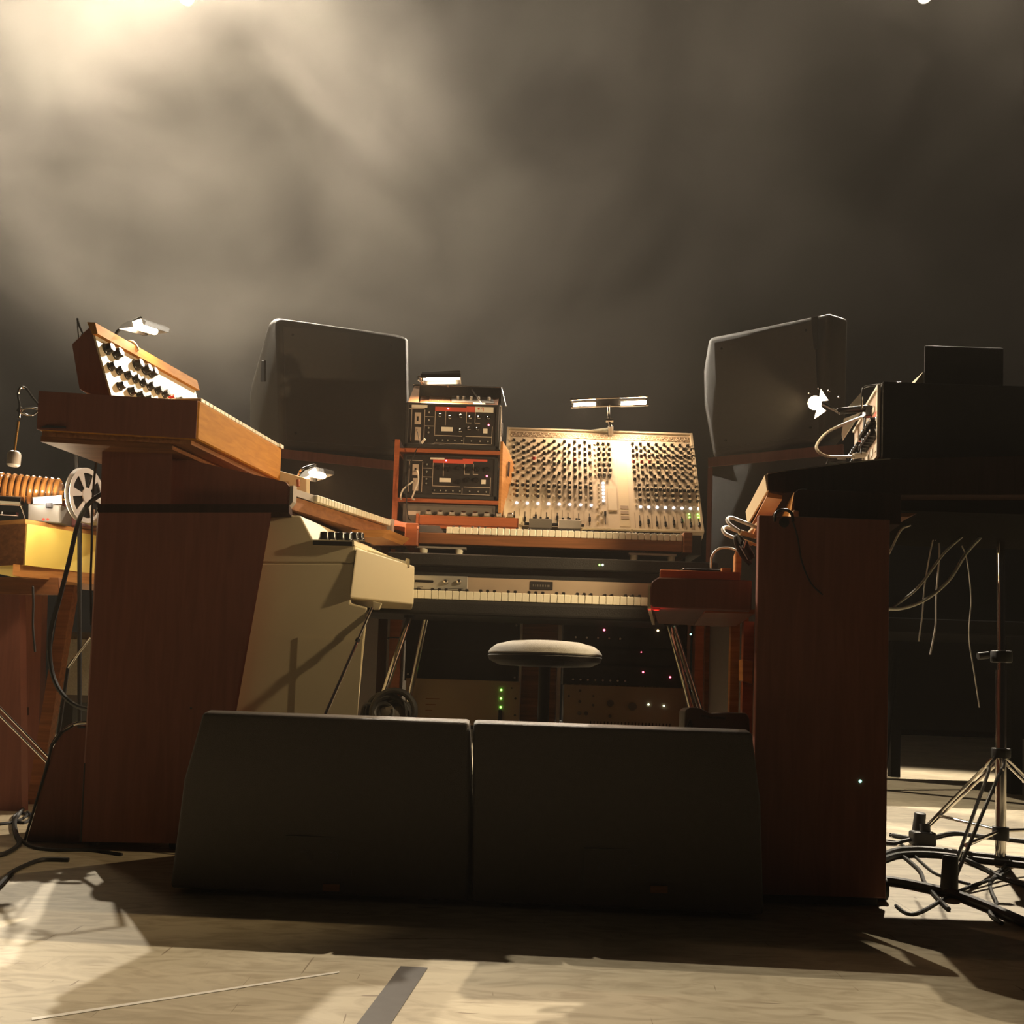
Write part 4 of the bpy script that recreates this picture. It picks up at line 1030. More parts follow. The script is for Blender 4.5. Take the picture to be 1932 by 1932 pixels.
part(t3, 'case', box(ex0, ex1, YE + .01, YE + .24, ZD + .002, zsh[1] - .014), 'black_carpet')
part(t3, 'face_plate', box(ex0 + .014, ex1 - .014, YE + .004, YE + .01, ZD + .012, zsh[1] - .024), 'grey_plastic')
part(t3, 'label_tape', box(ex0 + .02, ex0 + .07, YE + .002, YE + .004, zsh[1] - .06, zsh[1] - .045), 'line_print')
part(t3, 'power_plug', bev(box(ex0 + .03, ex0 + .06, YE - .01, YE + .004, ZD + .02, ZD + .04), .003, 1), 'tape_white')
# patch leads
solo('patch_lead', 'white patch lead looping out of the lower echo unit', 'cable', tube([f2.p(.10, .60, .004), W(788, 890, YE - .05), W(789, 908, YE - .06), W(781, 930, YE - .05), W(778, 940, YE - .03), W(783, 943, YE + .01)], .0035), 'white_cable', True, 'patch leads on the echo units')
solo('patch_lead', 'short white patch lead curling down beside the shelf upright', 'cable', tube([f2.p(.09, .34, .004), W(762, 922, YE - .03), W(756, 935, YE - .03), W(757, 942, YE - .01)], .0035), 'white_cable', True, 'patch leads on the echo units')
solo('patch_lead', 'black lead hanging from the upper echo unit to its power plug', 'cable', tube([f.p(.10, .36, .005), W(792, 838, YE - .06), W(785, 850, YE - .04), W(770, 890, YE - .04), W(767, 940, YE - .04), W(770, 975, YE - .03), W(775, 982, YE - .012)], .0022), 'black_rubber', True, 'patch leads on the echo units')
solo('patch_plug', 'pale jack plug in front of the upper echo unit', 'plug', cyl(W(795, 836, YE - .05), W(802, 828, YE - .055), .005), 'tape_white', True)
# lamp over it
p0 = W(800, 716, YE + .02); p1 = W(873, 714, YE + .02)
t = hood_lamp('clip_lamp', 'slim hooded lamp above the open lid of the upper echo unit', (W(832, 719, YE + .0)), V(1, 0, .05), V(-.0, -.22, -.97), .155, .055, W(845, 728, YE + .1), 4)
part(t, 'stem', tube([W(845, 714, YE + .04), W(846, 722, YE + .08), W(846, 729, YE + .10)], .006), 'chrome', True)
part(t, 'grip', tube([W(796, 712, YE), W(789, 710, YE), W(791, 718, YE), W(800, 722, YE)], .003), 'chrome', True)
part(t, 'top_bar', cyl(W(799, 703, YE + .0), W(868, 700, YE + .0), .003), 'chrome', True)

# plank joining left keyboards and the echo shelf
a, b = W(692, 975, 3.72), W(790, 990, 3.72)
pk = thing('wooden_plank', 'reddish plank running from the walnut keyboard to the echo shelf', 'plank', W(760, 995, 3.8))
part(pk, 'board', ext([W(692, 972, 3.9), W(735, 979, 3.9), W(790, 992, 3.74), W(790, 998, 3.74), W(692, 985, 3.9)], V(-.02, .12, 0)), 'wood_mahogany')
part(pk, 'support_block', ext([W(700, 998, 3.9), W(770, 1000, 3.9), W(770, 1030, 3.9), W(700, 1030, 3.9)], V(0, .1, 0)), 'wood_dark')
part(pk, 'prop_leg', box(W(720, 1030, 3.93).x, W(735, 1030, 3.93).x - .0, 3.93, 3.97, 0, W(720, 1029, 3.9).z), 'wood_dark')

# ================================================================== stool, coil, wedges
so = thing('round_stool', 'round grey padded stool behind the floor monitors', 'stool', V(W(1028, 1240, 3.15).x, 3.15, 0))
sc_ = W(1028, 1243, 3.15); zs_ = sc_.z
R_ = .176
part(so, 'cushion', lathe([(R_ * .5, .010), (R_ * .93, .010), (R_ * .99, .012), (R_ * .995, .016), (R_ * .95, .028), (R_ * .85, .041), (R_ * .6, .052), (R_ * .3, .056), (.0, .057)], V(sc_.x, 3.15, zs_), seg=48), 'stool_fabric', True)
part(so, 'shaded_seat_pan', lathe([(.05, -.026), (R_ * .8, -.022), (R_ * .97, -.008), (R_ * 1.0, .006), (R_ * .98, .010), (.0, .010)], V(sc_.x, 3.15, zs_), seg=32), 'black_paint', True)  # black pan thickened so the shade under the cushion is painted in
part(so, 'post', cyl(V(sc_.x, 3.15, .05), V(sc_.x, 3.15, zs_ - .02), .018), 'black_paint', True)
for k in range(5):
    a = 2 * math.pi * k / 5 + .3
    part(so, 'foot', hull([V(sc_.x, 3.15, .04) + V(math.cos(a) * r - math.sin(a) * s * w, math.sin(a) * r + math.cos(a) * s * w, z) for r, w, zz in ((.0, .022, (0.0, .04)), (.24, .014, (-.022, -.005))) for s in (-1, 1) for z in zz]), 'black_paint')
    part(so, 'caster', cyl(V(sc_.x + math.cos(a) * .23, 3.14 + math.sin(a) * .23, .009), V(sc_.x + math.cos(a) * .23, 3.16 + math.sin(a) * .23, .009), .009), 'black_rubber', True)

cb_ = thing('cable_bundle', 'black coiled cable bundle heaped on a case beside the piano leg', 'cable bundle', V(W(740, 1330, 3.42).x, 3.42, 0))
cc = W(742, 1342, 3.42)
for k in range(12):
    part(cb_, 'cable_turn', torus(cc + V(random.uniform(-.03, .03), (k - 5.5) * .010, -.01 + random.uniform(-.02, .012)), (random.uniform(-.35, .35), 1, random.uniform(-.5, .5)), .026 + .045 * random.random(), .010, 28, 8), 'black_rubber', True)
part(cb_, 'core_bag', bev(box(cc.x - .05, cc.x + .05, 3.37, 3.47, cc.z - .075, cc.z + .02), .03, 3), 'black_carpet', True)
part(cb_, 'loose_end', tube([cc + V(-.06, 0, .02), W(690, 1330, 3.42), W(684, 1350, 3.4), W(690, 1390, 3.4)], .007), 'black_rubber', True)
part(cb_, 'carry_case', bev(box(cc.x - .12, cc.x + .10, 3.36, 3.52, 0, cc.z - .07), .01, 2), 'black_carpet')
part(cb_, 'printed_tag', ext([W(727, 1335, 3.35), W(740, 1331, 3.35), W(742, 1337, 3.35), W(729, 1341, 3.35)], V(0, .003, 0)), 'grey_plastic')

def wedge(label, ul, vl, ur, vr, ubl, ubr, yl, yr):
    tl_ = W(ul, vl, yl); tr_ = W(ur, vr, yr)
    zt = (tl_.z + tr_.z) / 2
    bl = G(ubl, 1706); br = G(ubr, 1712)
    bl = V(W(ubl, 1660, yl - .01).x, yl - .015, 0); br = V(W(ubr, 1660, yr - .01).x, yr - .015, 0)
    t = thing('floor_monitor', label, 'floor monitor', V((bl.x + br.x) / 2, (yl + yr) / 2, 0), 'floor monitors across the stage front')
    ml = V(bl.x + (tl_.x - bl.x) * .40, yl - .02, zt * .62); mr = V(br.x + (tr_.x - br.x) * .40, yr - .02, zt * .62)
    pts = [V(tl_.x, yl, zt - .006), V(tr_.x, yr, zt - .006), V(tl_.x, yl + .05, zt), V(tr_.x, yr + .05, zt), ml, mr, V(bl.x, bl.y, .012), V(br.x, br.y, .012),
           V(bl.x, yl + .50, .012), V(br.x, yr + .50, .012), V(bl.x, yl + .50, .10), V(br.x, yr + .50, .10)]
    part(t, 'cabinet', bev(hull(pts), .010, 3), 'black_carpet', True)
    f = Fr(V(bl.x + .06, yl + .505, .115), V(br.x - .06, yr + .505, .115), V(tl_.x + .05, yl + .075, zt - .012))
    if f.n.z < 0: f.n = -f.n
    part(t, 'grille', f.box(.03, .97, .02, .98, -.006, .004), 'black_grille')
    cx = (bl.x + br.x) / 2; yc = (yl + yr) / 2
    part(t, 'jack_plate', box(cx - .08, cx + .08, yc - .0212, yc - .010, .06, .15), 'black_carpet')
    for k in (-1, 1): part(t, 'jack_socket', cyl(V(cx + k * .035, yc - .0245, .105), V(cx + k * .035, yc - .020, .105), .011), 'black_carpet', True)
    for k in (bl.x + .08, br.x - .08):
        for yy in (.05, .42): part(t, 'rubber_foot', cyl(V(k, yc + yy, 0), V(k, yc + yy, .013), .02), 'black_rubber', True)
    return t
t = wedge('black carpeted floor monitor at the front, beside the tall organ', 382, 1341, 886, 1356, 322, 884, 2.50, 2.46)
p = W(625, 1675, 2.44); part(t, 'tape_label', box(p.x - .02, p.x + .02, 2.438, 2.4455, p.z - .008, p.z + .008), 'wood_walnut')
t = wedge('black carpeted floor monitor at the front, beside the dark organ cabinet', 893, 1357, 1420, 1378, 892, 1442, 2.46, 2.42)
p = W(1243, 1678, 2.40); part(t, 'tape_label', box(p.x - .02, p.x + .02, 2.398, 2.4055, p.z - .008, p.z + .008), 'wood_walnut')

bg = thing('padded_bag', 'crumpled black padded bag poking up behind the front floor monitor', 'bag', V(W(1350, 1400, 3.06).x, 3.1, 0))
yb = 3.02
outl = [W(1291, 1375, yb), W(1292, 1340, yb), W(1301, 1334, yb), W(1318, 1335, yb), W(1330, 1340, yb), W(1340, 1346, yb), W(1375, 1344, yb), W(1408, 1345, yb), W(1414, 1354, yb), W(1415, 1380, yb)]
outl = [V(outl[0].x, yb, 0.0)] + outl + [V(outl[-1].x, yb, 0.0)]
part(bg, 'body', bev(ext(outl, V(.01, .16, -.005)), .006, 2), 'black_carpet', True)
part(bg, 'zip_seam', tube([W(1322, 1350, yb - .002), W(1345, 1353, yb - .002), W(1368, 1355, yb - .002)], .003), 'black_rubber', True)
part(bg, 'strap', tube([W(1296, 1372, yb - .004), W(1302, 1358, yb - .008), W(1306, 1372, yb - .004)], .003), 'black_rubber', True)

# ================================================================== rear side-fill speakers
def speaker(label, front, leftprof, depth, grille_in=.03):
    """front: TL,TR,BR,BL of the side that faces us; leftprof: extra outline points"""
    c = sum(front, V(0, 0, 0)) / 4
    t = thing('stage_speaker', label, 'speaker', V(c.x, c.y, min(p.z for p in front)), 'speakers behind the keyboards')
    pts = list(front) + [p + Vector(depth) for p in front] + list(leftprof)
    part(t, 'cabinet', bev(hull(pts), .022, 4), 'black_carpet', True)
    fr = Fr(front[3], front[2], front[0])
    if fr.n.y > 0: fr.n = -fr.n
    part(t, 'rear_panel', fr.box(.05, .95, .06, .94, -.002, .003), 'black_carpet')
    for x, y in ((.12, .12), (.88, .12), (.12, .88), (.88, .88)): part(t, 'panel_screw', fr.cyl(x, y, .006, .003, .006), 'black_panel', True)
    return t, fr
F1 = [W(521, 600, 4.9), W(770, 635, 5.12), W(772, 862, 5.12), W(528, 845, 4.9)]
t, fr = speaker('black wedge-sided speaker raised behind the organ, nearer the haze glow', F1, [W(507, 611, 5.0), W(471, 740, 5.32), W(470, 800, 5.32), W(472, 845, 5.32), W(520, 600, 5.45)], V(-.06, .5, 0))
part(t, 'side_handle', bev(ext([W(497, 680, 5.03), W(502, 680, 4.98), W(502, 720, 4.98), W(495, 720, 5.05)], V(-.01, .0, 0)), .002, 1), 'black_panel')
zb1 = min(F1[2].z, F1[3].z)
def lower_cab(label, a, b, y0, y1, z1, d):
    t = thing('speaker_cabinet', label, 'speaker', V((a + b) / 2, (y0 + y1) / 2, 0), 'speaker cabinets under the raised speakers')
    part(t, 'body', bev(ext([V(a, y0, 0.02), V(b, y1, 0.02), V(b, y1, z1), V(a, y0, z1)], V(*d)), .012, 2), 'black_carpet', True)
    f = Fr(V(a, y0, .02), V(b, y1, .02), V(a, y0, z1))
    if f.n.y > 0: f.n = -f.n
    for (x0, x1, q0, q1) in ((0, 1, .97, 1.0), (0, 1, 0, .03), (0, .04, .03, .97), (.96, 1, .03, .97)):
        part(t, 'frame_rail', f.box(x0 + .004, x1 - .004, q0 + .001, q1 - .001, -.004, .012), 'wood_redbrown')
    for k in (.15, .85):
        p = f.p(k, 0); part(t, 'foot', cyl(V(p.x, p.y + .1, 0), V(p.x, p.y + .1, .03), .03), 'black_rubber', True)
    return t
lower_cab('dark speaker cabinet standing below the speaker behind the organ', W(520, 870, 4.86).x, W(760, 870, 5.08).x, 4.86, 5.08, zb1 - .012, (.03, .55, 0))
F2 = [W(1338, 636, 4.98), W(1568, 590, 4.62), W(1558, 832, 4.62), W(1347, 862, 4.98)]
t, fr = speaker('black curved-edge speaker raised behind the bright bulb lamp', F2, [W(1327, 700, 5.02), W(1328, 760, 5.02), W(1600, 600, 4.75), W(1596, 820, 4.75)], V(.12, .42, 0))
part(t, 'corner_brace', ext([fr.p(.94, .72, .002), fr.p(.975, .72, .002), fr.p(.985, .97, .002), fr.p(.93, .97, .002)], fr.n * .004), 'black_rubber')
zb2_ = min(F2[2].z, F2[3].z)
lower_cab('red-brown edged speaker cabinet below the speaker behind the bulb lamp', W(1336, 900, 4.95).x, W(1592, 900, 4.58).x, 4.95, 4.58, zb2_ - .012, (.12, .5, 0))

# ================================================================== RIGHT: organ, table, synths
YO = 2.58
ro = thing('upright_organ', 'dark red upright organ cabinet, end panel towards the audience', 'organ', G(1550, 1712))
e0 = W(1424, 972, YO); e1 = W(1678, 980, YO); e2 = W(1673, 1690, YO); e3 = W(1430, 1690, YO)
zo = (e0.z + e1.z) / 2; xo0 = (e0.x + e3.x) / 2 - .002; xo1 = (e1.x + e2.x) / 2
dr = V(.225, .95, 0)
part(ro, 'end_panel', bev(ext([V(xo0, YO, .025), V(xo1, YO, .025), V(xo1, YO, zo), V(xo0, YO, zo)], V(0, .024, 0)), .002, 1), 'wood_redbrown')
part(ro, 'body', ext([V(xo0 + .006, YO + .024, .03), V(xo1 - .004, YO + .024, .03), V(xo1 - .004, YO + .024, zo - .004), V(xo0 + .006, YO + .024, zo - .004)], dr), 'wood_redbrown')
part(ro, 'screw', lathe([(.004, 0), (.003, .003)], W(1623, 1474, YO), (0, -1, 0), 10), 'led_teal', True, 'tiny pale green indicator')
part(ro, 'plinth', box(xo0 + .01, xo1 - .01, YO + .03, YO + .6, .0, .03), 'black_paint')
pc = W(1684, 1700, 2.66)
part(ro, 'caster', cyl(V(xo1 + .005, 2.68, .03), V(xo1 + .035, 2.68, .03), .03), 'black_rubber', True)
part(ro, 'caster_fork', hull([V(xo1 - .02, 2.66, .09), V(xo1 + .0, 2.66, .09), V(xo1 + .04, 2.68, .05), V(xo1 + .04, 2.70, .05), V(xo1 - .02, 2.70, .06), V(xo1 + .02, 2.68, .03)]), 'black_paint')
# key block
kb0 = W(1227, 1092, 2.66); kz1 = W(1330, 1092, 2.66).z; kz0 = W(1330, 1149, 2.66).z
kpoly = [V(kb0.x + .008, 2.66, kz0), V(xo0 + .004, 2.66, kz0), V(xo0 + .004, 2.66, kz1), V(kb0.x + .02, 2.66, kz1), V(kb0.x + .004, 2.66, kz1 - .012), V(kb0.x, 2.66, kz1 - .03), V(kb0.x, 2.66, kz0 + .01)]
part(ro, 'key_block', bev(ext(kpoly, V(.125, .75, 0)), .003, 1), 'wood_redbrown')
part(ro, 'key_slip', ext([V(kb0.x - .005, 2.664, kz0 - .004), V(kb0.x + .004, 2.664, kz0 - .004), V(kb0.x + .004, 2.664, kz1 - .02), V(kb0.x - .005, 2.664, kz1 - .02)], V(.115, .74, 0)), 'cream_paint')
part(ro, 'block_support', ext([W(1330, 1150, 2.72), W(1424, 1150, 2.72), W(1424, 1158, 2.72), W(1330, 1156, 2.72)], V(.08, .6, 0)), 'wood_mahogany')
inst(ro, 'led', mesh_of(lathe([(.012, 0), (.010, .004), (.004, .006)], (0, 0, 0), seg=14), ['red_plastic'], 'red_lens'), Matrix.Translation(V(W(1240, 1150, 2.67).x, 2.69, kz0 - .0005)) @ Matrix.Rotation(math.pi, 4, 'X'))
rlt = bpy.data.lights.new('red_indicator_glow', 'POINT'); rlt.energy = .05; rlt.color = (1, .05, .04); rlt.shadow_soft_size = .005
rlo = bpy.data.objects.new('red_indicator_glow', rlt); COL.objects.link(rlo); rlo.location = V(W(1240, 1150, 2.67).x, 2.69, kz0 - .022)
# boards resting on the key block
y_ = 2.78
zA = kz1 + .001
a, b = W(1245, 1080, y_), W(1440, 1080, y_)
sb = thing('wood_shelf_board', 'reddish board lying on the dark organ keyboard end', 'board', V(a.x, y_, zA))
zB = W(1300, 1076, y_).z
part(sb, 'board', bev(ext([V(a.x, y_, zA), V(xo0, y_, zA), V(xo0, y_, zB), V(a.x, y_, zB)], V(.07, .5, 0)), .002, 1), 'wood_mahogany')
part(sb, 'upright_block', bev(ext([V(W(1387, 1070, y_ + .08).x, y_ + .08, zB), V(xo0 + .02, y_ + .08, zB), V(xo0 + .02, y_ + .08, W(1400, 1039, y_ + .08).z), V(W(1387, 1070, y_ + .08).x, y_ + .08, W(1400, 1039, y_ + .08).z)], V(.02, .12, 0)), .003, 1), 'wood_orange')
part(sb, 'hinge_plate', box(W(1365, 1078, y_).x, W(1383, 1078, y_).x, y_ + .02, y_ + .12, zB, zB + .012), 'wood_orange')
ph = thing('mobile_phone', 'thin black phone lying on the reddish organ board', 'phone', V(W(1320, 1075, 2.85).x, 2.85, zB))
a, b = W(1288, 1074, 2.82).x, W(1362, 1074, 2.82).x
part(ph, 'body', bev(box(a, b, 2.82, 2.90, zB + .0005, zB + .010), .003, 2), 'black_gloss')
part(ph, 'screen', box(a + .004, b - .004, 2.824, 2.896, zB + .010, zB + .0104), 'black_gloss')
# jack plugs
for k, (lab, u, v, uu, vv) in enumerate((('uppermost silver-looped jack plug beside the dark organ edge', 1372, 978, 1420, 1002), ('second looped jack plug, just below the uppermost one', 1364, 996, 1416, 1016))):
    t = thing('jack_plug', lab, 'jack plug', W(uu, vv, 2.72), 'jack plugs beside the organ edge')
    yy = 2.72 + .03 * k
    part(t, 'barrel', cyl(W(uu - 24, vv + 2, yy), W(uu + 2, vv + 10, yy + .02), .0075, .006), 'plug_cream', True)
    part(t, 'tip', cyl(W(uu - 2, vv + 8, yy + .02), W(uu + 10, vv + 12, yy + .03), .004), 'brass', True)
    part(t, 'cable_loop', tube([W(uu - 24, vv + 1, yy), W(u + 6, v + 12, yy + .02), W(u, v + 2, yy + .04), W(u + 8, v - 1, yy + .06), W(u + 28, v + 6, yy + .06), W(uu, v + 14, yy + .04), W(uu + 10, v + 18, yy + .05)], .005), 'white_cable', True)
t = thing('jack_plug', 'lowest dark jack plug hanging by the orange block', 'jack plug', W(1405, 1030, 2.74), 'jack plugs beside the organ edge')
part(t, 'barrel', cyl(W(1402, 1025, 2.72), W(1417, 1052, 2.74), .013, .011), 'black_gloss', True)
part(t, 'tip', cyl(W(1406, 1020, 2.71), W(1402, 1034, 2.71), .004), 'chrome', True)
part(t, 'cable_loop', tube([W(1402, 1025, 2.72), W(1392, 1012, 2.74), W(1390, 1022, 2.74), W(1400, 1046, 2.76), W(1415, 1062, 2.78)], .008), 'black_rubber', True)
solo('grey_lead', 'thin grey lead arching from the board up behind the jack plugs', 'cable', tube([W(1341, 1072, 2.88), W(1343, 1050, 2.88), W(1355, 1036, 2.88), W(1375, 1034, 2.88), W(1392, 1040, 2.86), W(1408, 1055, 2.84)], .003), 'white_cable', True)
# headphone arc on the organ edge
hp_ = thing('headphones', 'black headphones hooked over the organ top edge', 'headphones', W(1478, 985, 2.57))
part(hp_, 'headband', tube([W(1462, 984, 2.565), W(1463, 970, 2.565), W(1472, 963, 2.565), W(1486, 963, 2.565), W(1494, 970, 2.565), W(1496, 984, 2.565)], .004), 'black_gloss', True)
part(hp_, 'ear_cup', lathe([(.012, 0), (.013, .002), (.011, .003)], W(1479, 986, 2.578), (0, -1, 0), 20), 'black_rubber', True)
part(hp_, 'cable', tube([W(1496, 984, 2.57), W(1505, 1015, 2.572), W(1513, 1060, 2.572), W(1530, 1100, 2.572), W(1552, 1122, 2.572)], .002), 'black_rubber', True)

# synth on the organ top
s2 = thing('small_synthesizer', 'low dark-sided synthesizer with wooden end resting on the dark organ', 'synthesizer', V(W(1570, 968, 2.66).x, 2.66, zo))
y2 = 2.66
z2a = W(1570, 925, y2).z
p_ = [V(W(1498, 968, y2).x, y2, zo + .001), V(W(1700, 968, y2).x, y2, zo + .001), V(W(1700, 930, y2).x, y2, z2a - .006), V(W(1655, 928, y2).x, y2, z2a), V(W(1506, 926, y2).x, y2, z2a), V(W(1498, 934, y2).x, y2, z2a - .010)]
part(s2, 'body', bev(ext(p_, V(.06, .36, 0)), .002, 1), 'wood_dark')
part(s2, 'front_rail', ext([V(W(1490, 965, y2).x, y2 + .004, zo + .001), V(W(1499, 965, y2).x, y2 + .004, zo + .001), V(W(1506, 930, y2).x, y2 + .004, z2a - .003), V(W(1499, 930, y2).x, y2 + .004, z2a - .008)], V(.06, .35, 0)), 'wood_orange_depth')
part(s2, 'end_cheek', bev(ext([V(W(1488, 968, y2).x, y2 - .008, zo + .001), V(W(1507, 968, y2).x, y2 - .008, zo + .001), V(W(1507, 946, y2).x, y2 - .008, zo + .028), V(W(1496, 942, y2).x, y2 - .008, zo + .030)], V(0, .03, 0)), .003, 1), 'wood_pine')
part(s2, 'key_bed', plan([(W(1430, 960, 2.74).x, 2.74), (W(1495, 960, 2.70).x, 2.70), (W(1495, 960, 2.70).x + .05, 3.0), (W(1430, 960, 2.74).x + .05, 3.02)], zo + .004, zo + .016), 'wood_orange')
part(s2, 'lid_strip', box(W(1512, 922, y2).x, W(1524, 922, y2).x, y2 + .01, y2 + .05, z2a, z2a + .004), 'chrome')
nk = 12
KEYR = mesh_of(bev(box(0, .055, .001, .0225, 0, .008), .0015, 1), ['key_ivory'], 'white_key', False)
for i in range(nk):
    inst(s2, 'white_key', KEYR, Matrix.Translation(V(W(1436, 960, 2.76).x + .1 * (i * .022), 2.76 + i * .0225, zo + .016)))

# table behind
tbz = W(1800, 935, 2.9).z
ta = thing('keyboard_table', 'dark wooden table carrying the stacked synthesizers beside the tripod stand', 'table', V(1.7, 3.4, 0))
tx0 = W(1662, 950, 2.86).x
part(ta, 'top', ext([V(tx0, 2.86, tbz - .055), V(2.75, 2.86, tbz - .055), V(2.75, 2.86, tbz), V(tx0, 2.86, tbz)], V(.10, .70, 0)), 'black_flat')
part(ta, 'under_block', ext([W(1662, 968, 2.9), W(1745, 962, 2.9), W(1715, 975, 2.9), W(1662, 976, 2.9)], V(.02, .2, 0)), 'wood_walnut')
for x, y in ((2.6, 2.95), (2.65, 3.46), (1.20, 3.46)):
    part(ta, 'leg', box(x, x + .06, y, y + .06, 0, tbz - .055), 'wood_dark')

# long keyboard slab resting on table and organ
lk = thing('long_keyboard', 'long dark synthesizer slab under the stacked black modules', 'synthesizer', V(1.3, 3.0, tbz))
y3 = 2.78
sp = [W(1448, 894, y3), W(1520, 884, y3), W(1600, 873, y3), W(1680, 866, y3), W(1960, 858, y3), W(1960, 934, y3), W(1662, 934, y3), W(1512, 926, y3), W(1476, 932, y3), W(1450, 926, y3)]
zmin_ = max(p.z for p in sp[5:7])
part(lk, 'body', bev(ext(sp, V(.085, .60, 0)), .002, 1), 'wood_dark')
part(lk, 'front_lip', ext([W(1443, 896, y3 + .004), W(1450, 894, y3 + .004), W(1452, 926, y3 + .004), W(1447, 926, y3 + .004)], V(.085, .60, 0)), 'cream_paint')
part(lk, 'edge_trim', tube([p + V(0, .002, .001) for p in sp[0:4]], .0022, 6, False), 'grey_metal')
part(lk, 'key_tray', ext([W(1450, 927, y3 + .02), W(1476, 934, y3 + .02), W(1476, 942, y3 + .02), W(1446, 938, y3 + .02)], V(.085, .55, 0)), 'wood_orange')
part(lk, 'support_block', ext([W(1560, 926, y3 + .1), W(1660, 930, y3 + .1), W(1660, 945, y3 + .1), W(1560, 945, y3 + .1)], V(.03, .3, 0)), 'black_paint')

# modules on the slab
zl_ = W(1700, 866, 2.86).z
def module(label, x0, x1, y, d, z0, z1, lean, mt='black_paint', rows=2, rich=True, grp='synthesizer modules stacked on the slab'):
    t = thing('synthesizer_box', label, 'synthesizer', V((x0 + x1) / 2, y, z0), grp)
    sh_ = V(.055 * d / .3, d, 0)
    part(t, 'case', bev(ext([V(x0, y, z0), V(x1, y, z0), V(x1, y, z1), V(x0 + lean, y, z1)], sh_), .003, 1), mt)
    o = V(x0, y, z0) + V(-.002, 0, 0); 
    f = Fr(o + V(0, .008, .006), o + sh_ * .96 + V(0, .008, .006), o + V(lean, .008, z1 - z0 - .006))
    if f.n.x > 0: f.n = -f.n
    t0 = t
    t = part(t0, 'panel', f.box(0, 1, 0, 1, 0, .003), 'line_print' if rich else 'beige_panel')
    fr_ = [(0, 1, .96, 1.0), (0, 1, 0, .04), (0, .03, .04, .96)]
    for (a, b, c, d_) in fr_: part(t, 'panel_edge', f.box(a, b, c, d_, .003, .009), 'tape_white')
    if rich:
        part(t, 'red_band', f.box(.06, .9, .60, .68, .003, .005), 'red_print')
        part(t, 'tape_strip', f.box(.3, .9, .72, .80, .003, .005), 'tape_white')
        part(t, 'black_field', f.box(.06, .94, .30, .56, .003, .005), 'black_panel')
        a, b, c = frame_of(f.n)
        R = Matrix(((a.x, b.x, c.x, 0), (a.y, b.y, c.y, 0), (a.z, b.z, c.z, 0), (0, 0, 0, 1)))
        for r in range(rows):
            for k in range(6):
                inst(t, 'knob', KNOB_BLACK, Matrix.Translation(f.p(.12 + .15 * k, .52 - .16 * r, .005)) @ R)
        for k in range(3): part(t, 'label_tape', f.box(.1 + .3 * k, .25 + .3 * k, .12, .22, .003, .005), 'tape_white')
    return t0
xm0 = W(1664, 800, 2.86).x
zm1 = W(1800, 724, 2.86).z
module('big black module at the near end of the slab, its lit panel facing the lamp', xm0, xm0 + .62, 2.86, .26, zl_ + .002, zm1, .0)
x5 = xm0 + .05
module('second lit module just behind the big black module', xm0 + .055, xm0 + .45, 3.14, .22, zl_ + .002, zm1 - .01, .0)
part_z = W(1560, 868, 3.3).z
fl = thing('slim_unit', 'slim dark unit lying flat at the far end of the slab', 'unit', V(1.02, 3.32, zl_))
part(fl, 'case', bev(ext([W(1560, 873, 3.28), W(1598, 868, 3.28), W(1598, 862, 3.28), W(1572, 862, 3.28), W(1562, 866, 3.28)], V(.02, .1, 0)), .002, 1), 'black_gloss')
part(fl, 'button_row', ext([W(1580, 863, 3.278), W(1596, 863, 3.278), W(1596, 867, 3.278), W(1580, 867, 3.278)], V(0, .003, 0)), 'silver')
# top black box with sloped cream panel
zt5 = W(1800, 653, 2.95).z
tb5 = thing('black_case', 'black box topmost on the modules with a sloping pale front flap', 'case', V(1.3, 3.0, zm1))
x6, x7 = W(1744, 690, 2.95).x, W(1893, 690, 2.95).x
part(tb5, 'case', bev(ext([V(x6, 2.95, zm1 + .001), V(x7, 2.95, zm1 + .001), V(x7, 2.95, zt5), V(x6, 2.95, zt5)], V(.065, .15, 0)), .004, 2), 'black_paint')
part(tb5, 'front_flap', ext([V(x6 - .001, 2.955, zm1 + .001), V(x6 - .045, 2.955, zm1 + .001), V(x6 - .001, 2.955, zm1 + .062)], V(.01, .12, 0)), 'cream_paint')
part(tb5, 'wire_handle', tube([V(x6 - .07, 3.0, zm1 + .001), V(x6 - .068, 3.0, zm1 + .025), V(x6 - .055, 3.0, zm1 + .028), V(x6 - .03, 3.0, zm1 + .028)], .0025), 'chrome', True)
part(tb5, 'thumb_screw', cyl(V(x6 + .012, 2.945, zm1 + .004), V(x6 + .012, 2.945, zm1 + .014), .004), 'chrome', True)
# flap-like pale fins between modules (card shades)
for lab, pts_, yy in (('pale card shade propped upright beside the lamp arm', [(1598, 770), (1627, 738), (1627, 768)], 3.25), ('lower pale card shade leaning among the modules', [(1588, 818), (1592, 790), (1624, 778), (1590, 830)], 3.3)):
    o = solo('card_shade', lab, 'card', ext([W(u, v, yy) for u, v in pts_], V(.004, .012, 0)), 'tape_white')
# wire bail in front of the modules
solo('wire_bail', 'bent black wire bail standing before the lit module', 'bail', tube([W(1626, 772, 2.98), W(1627, 738, 2.98), W(1631, 731, 2.98), W(1642, 728, 2.98), W(1700, 722, 2.98)], .003), 'chrome', True)
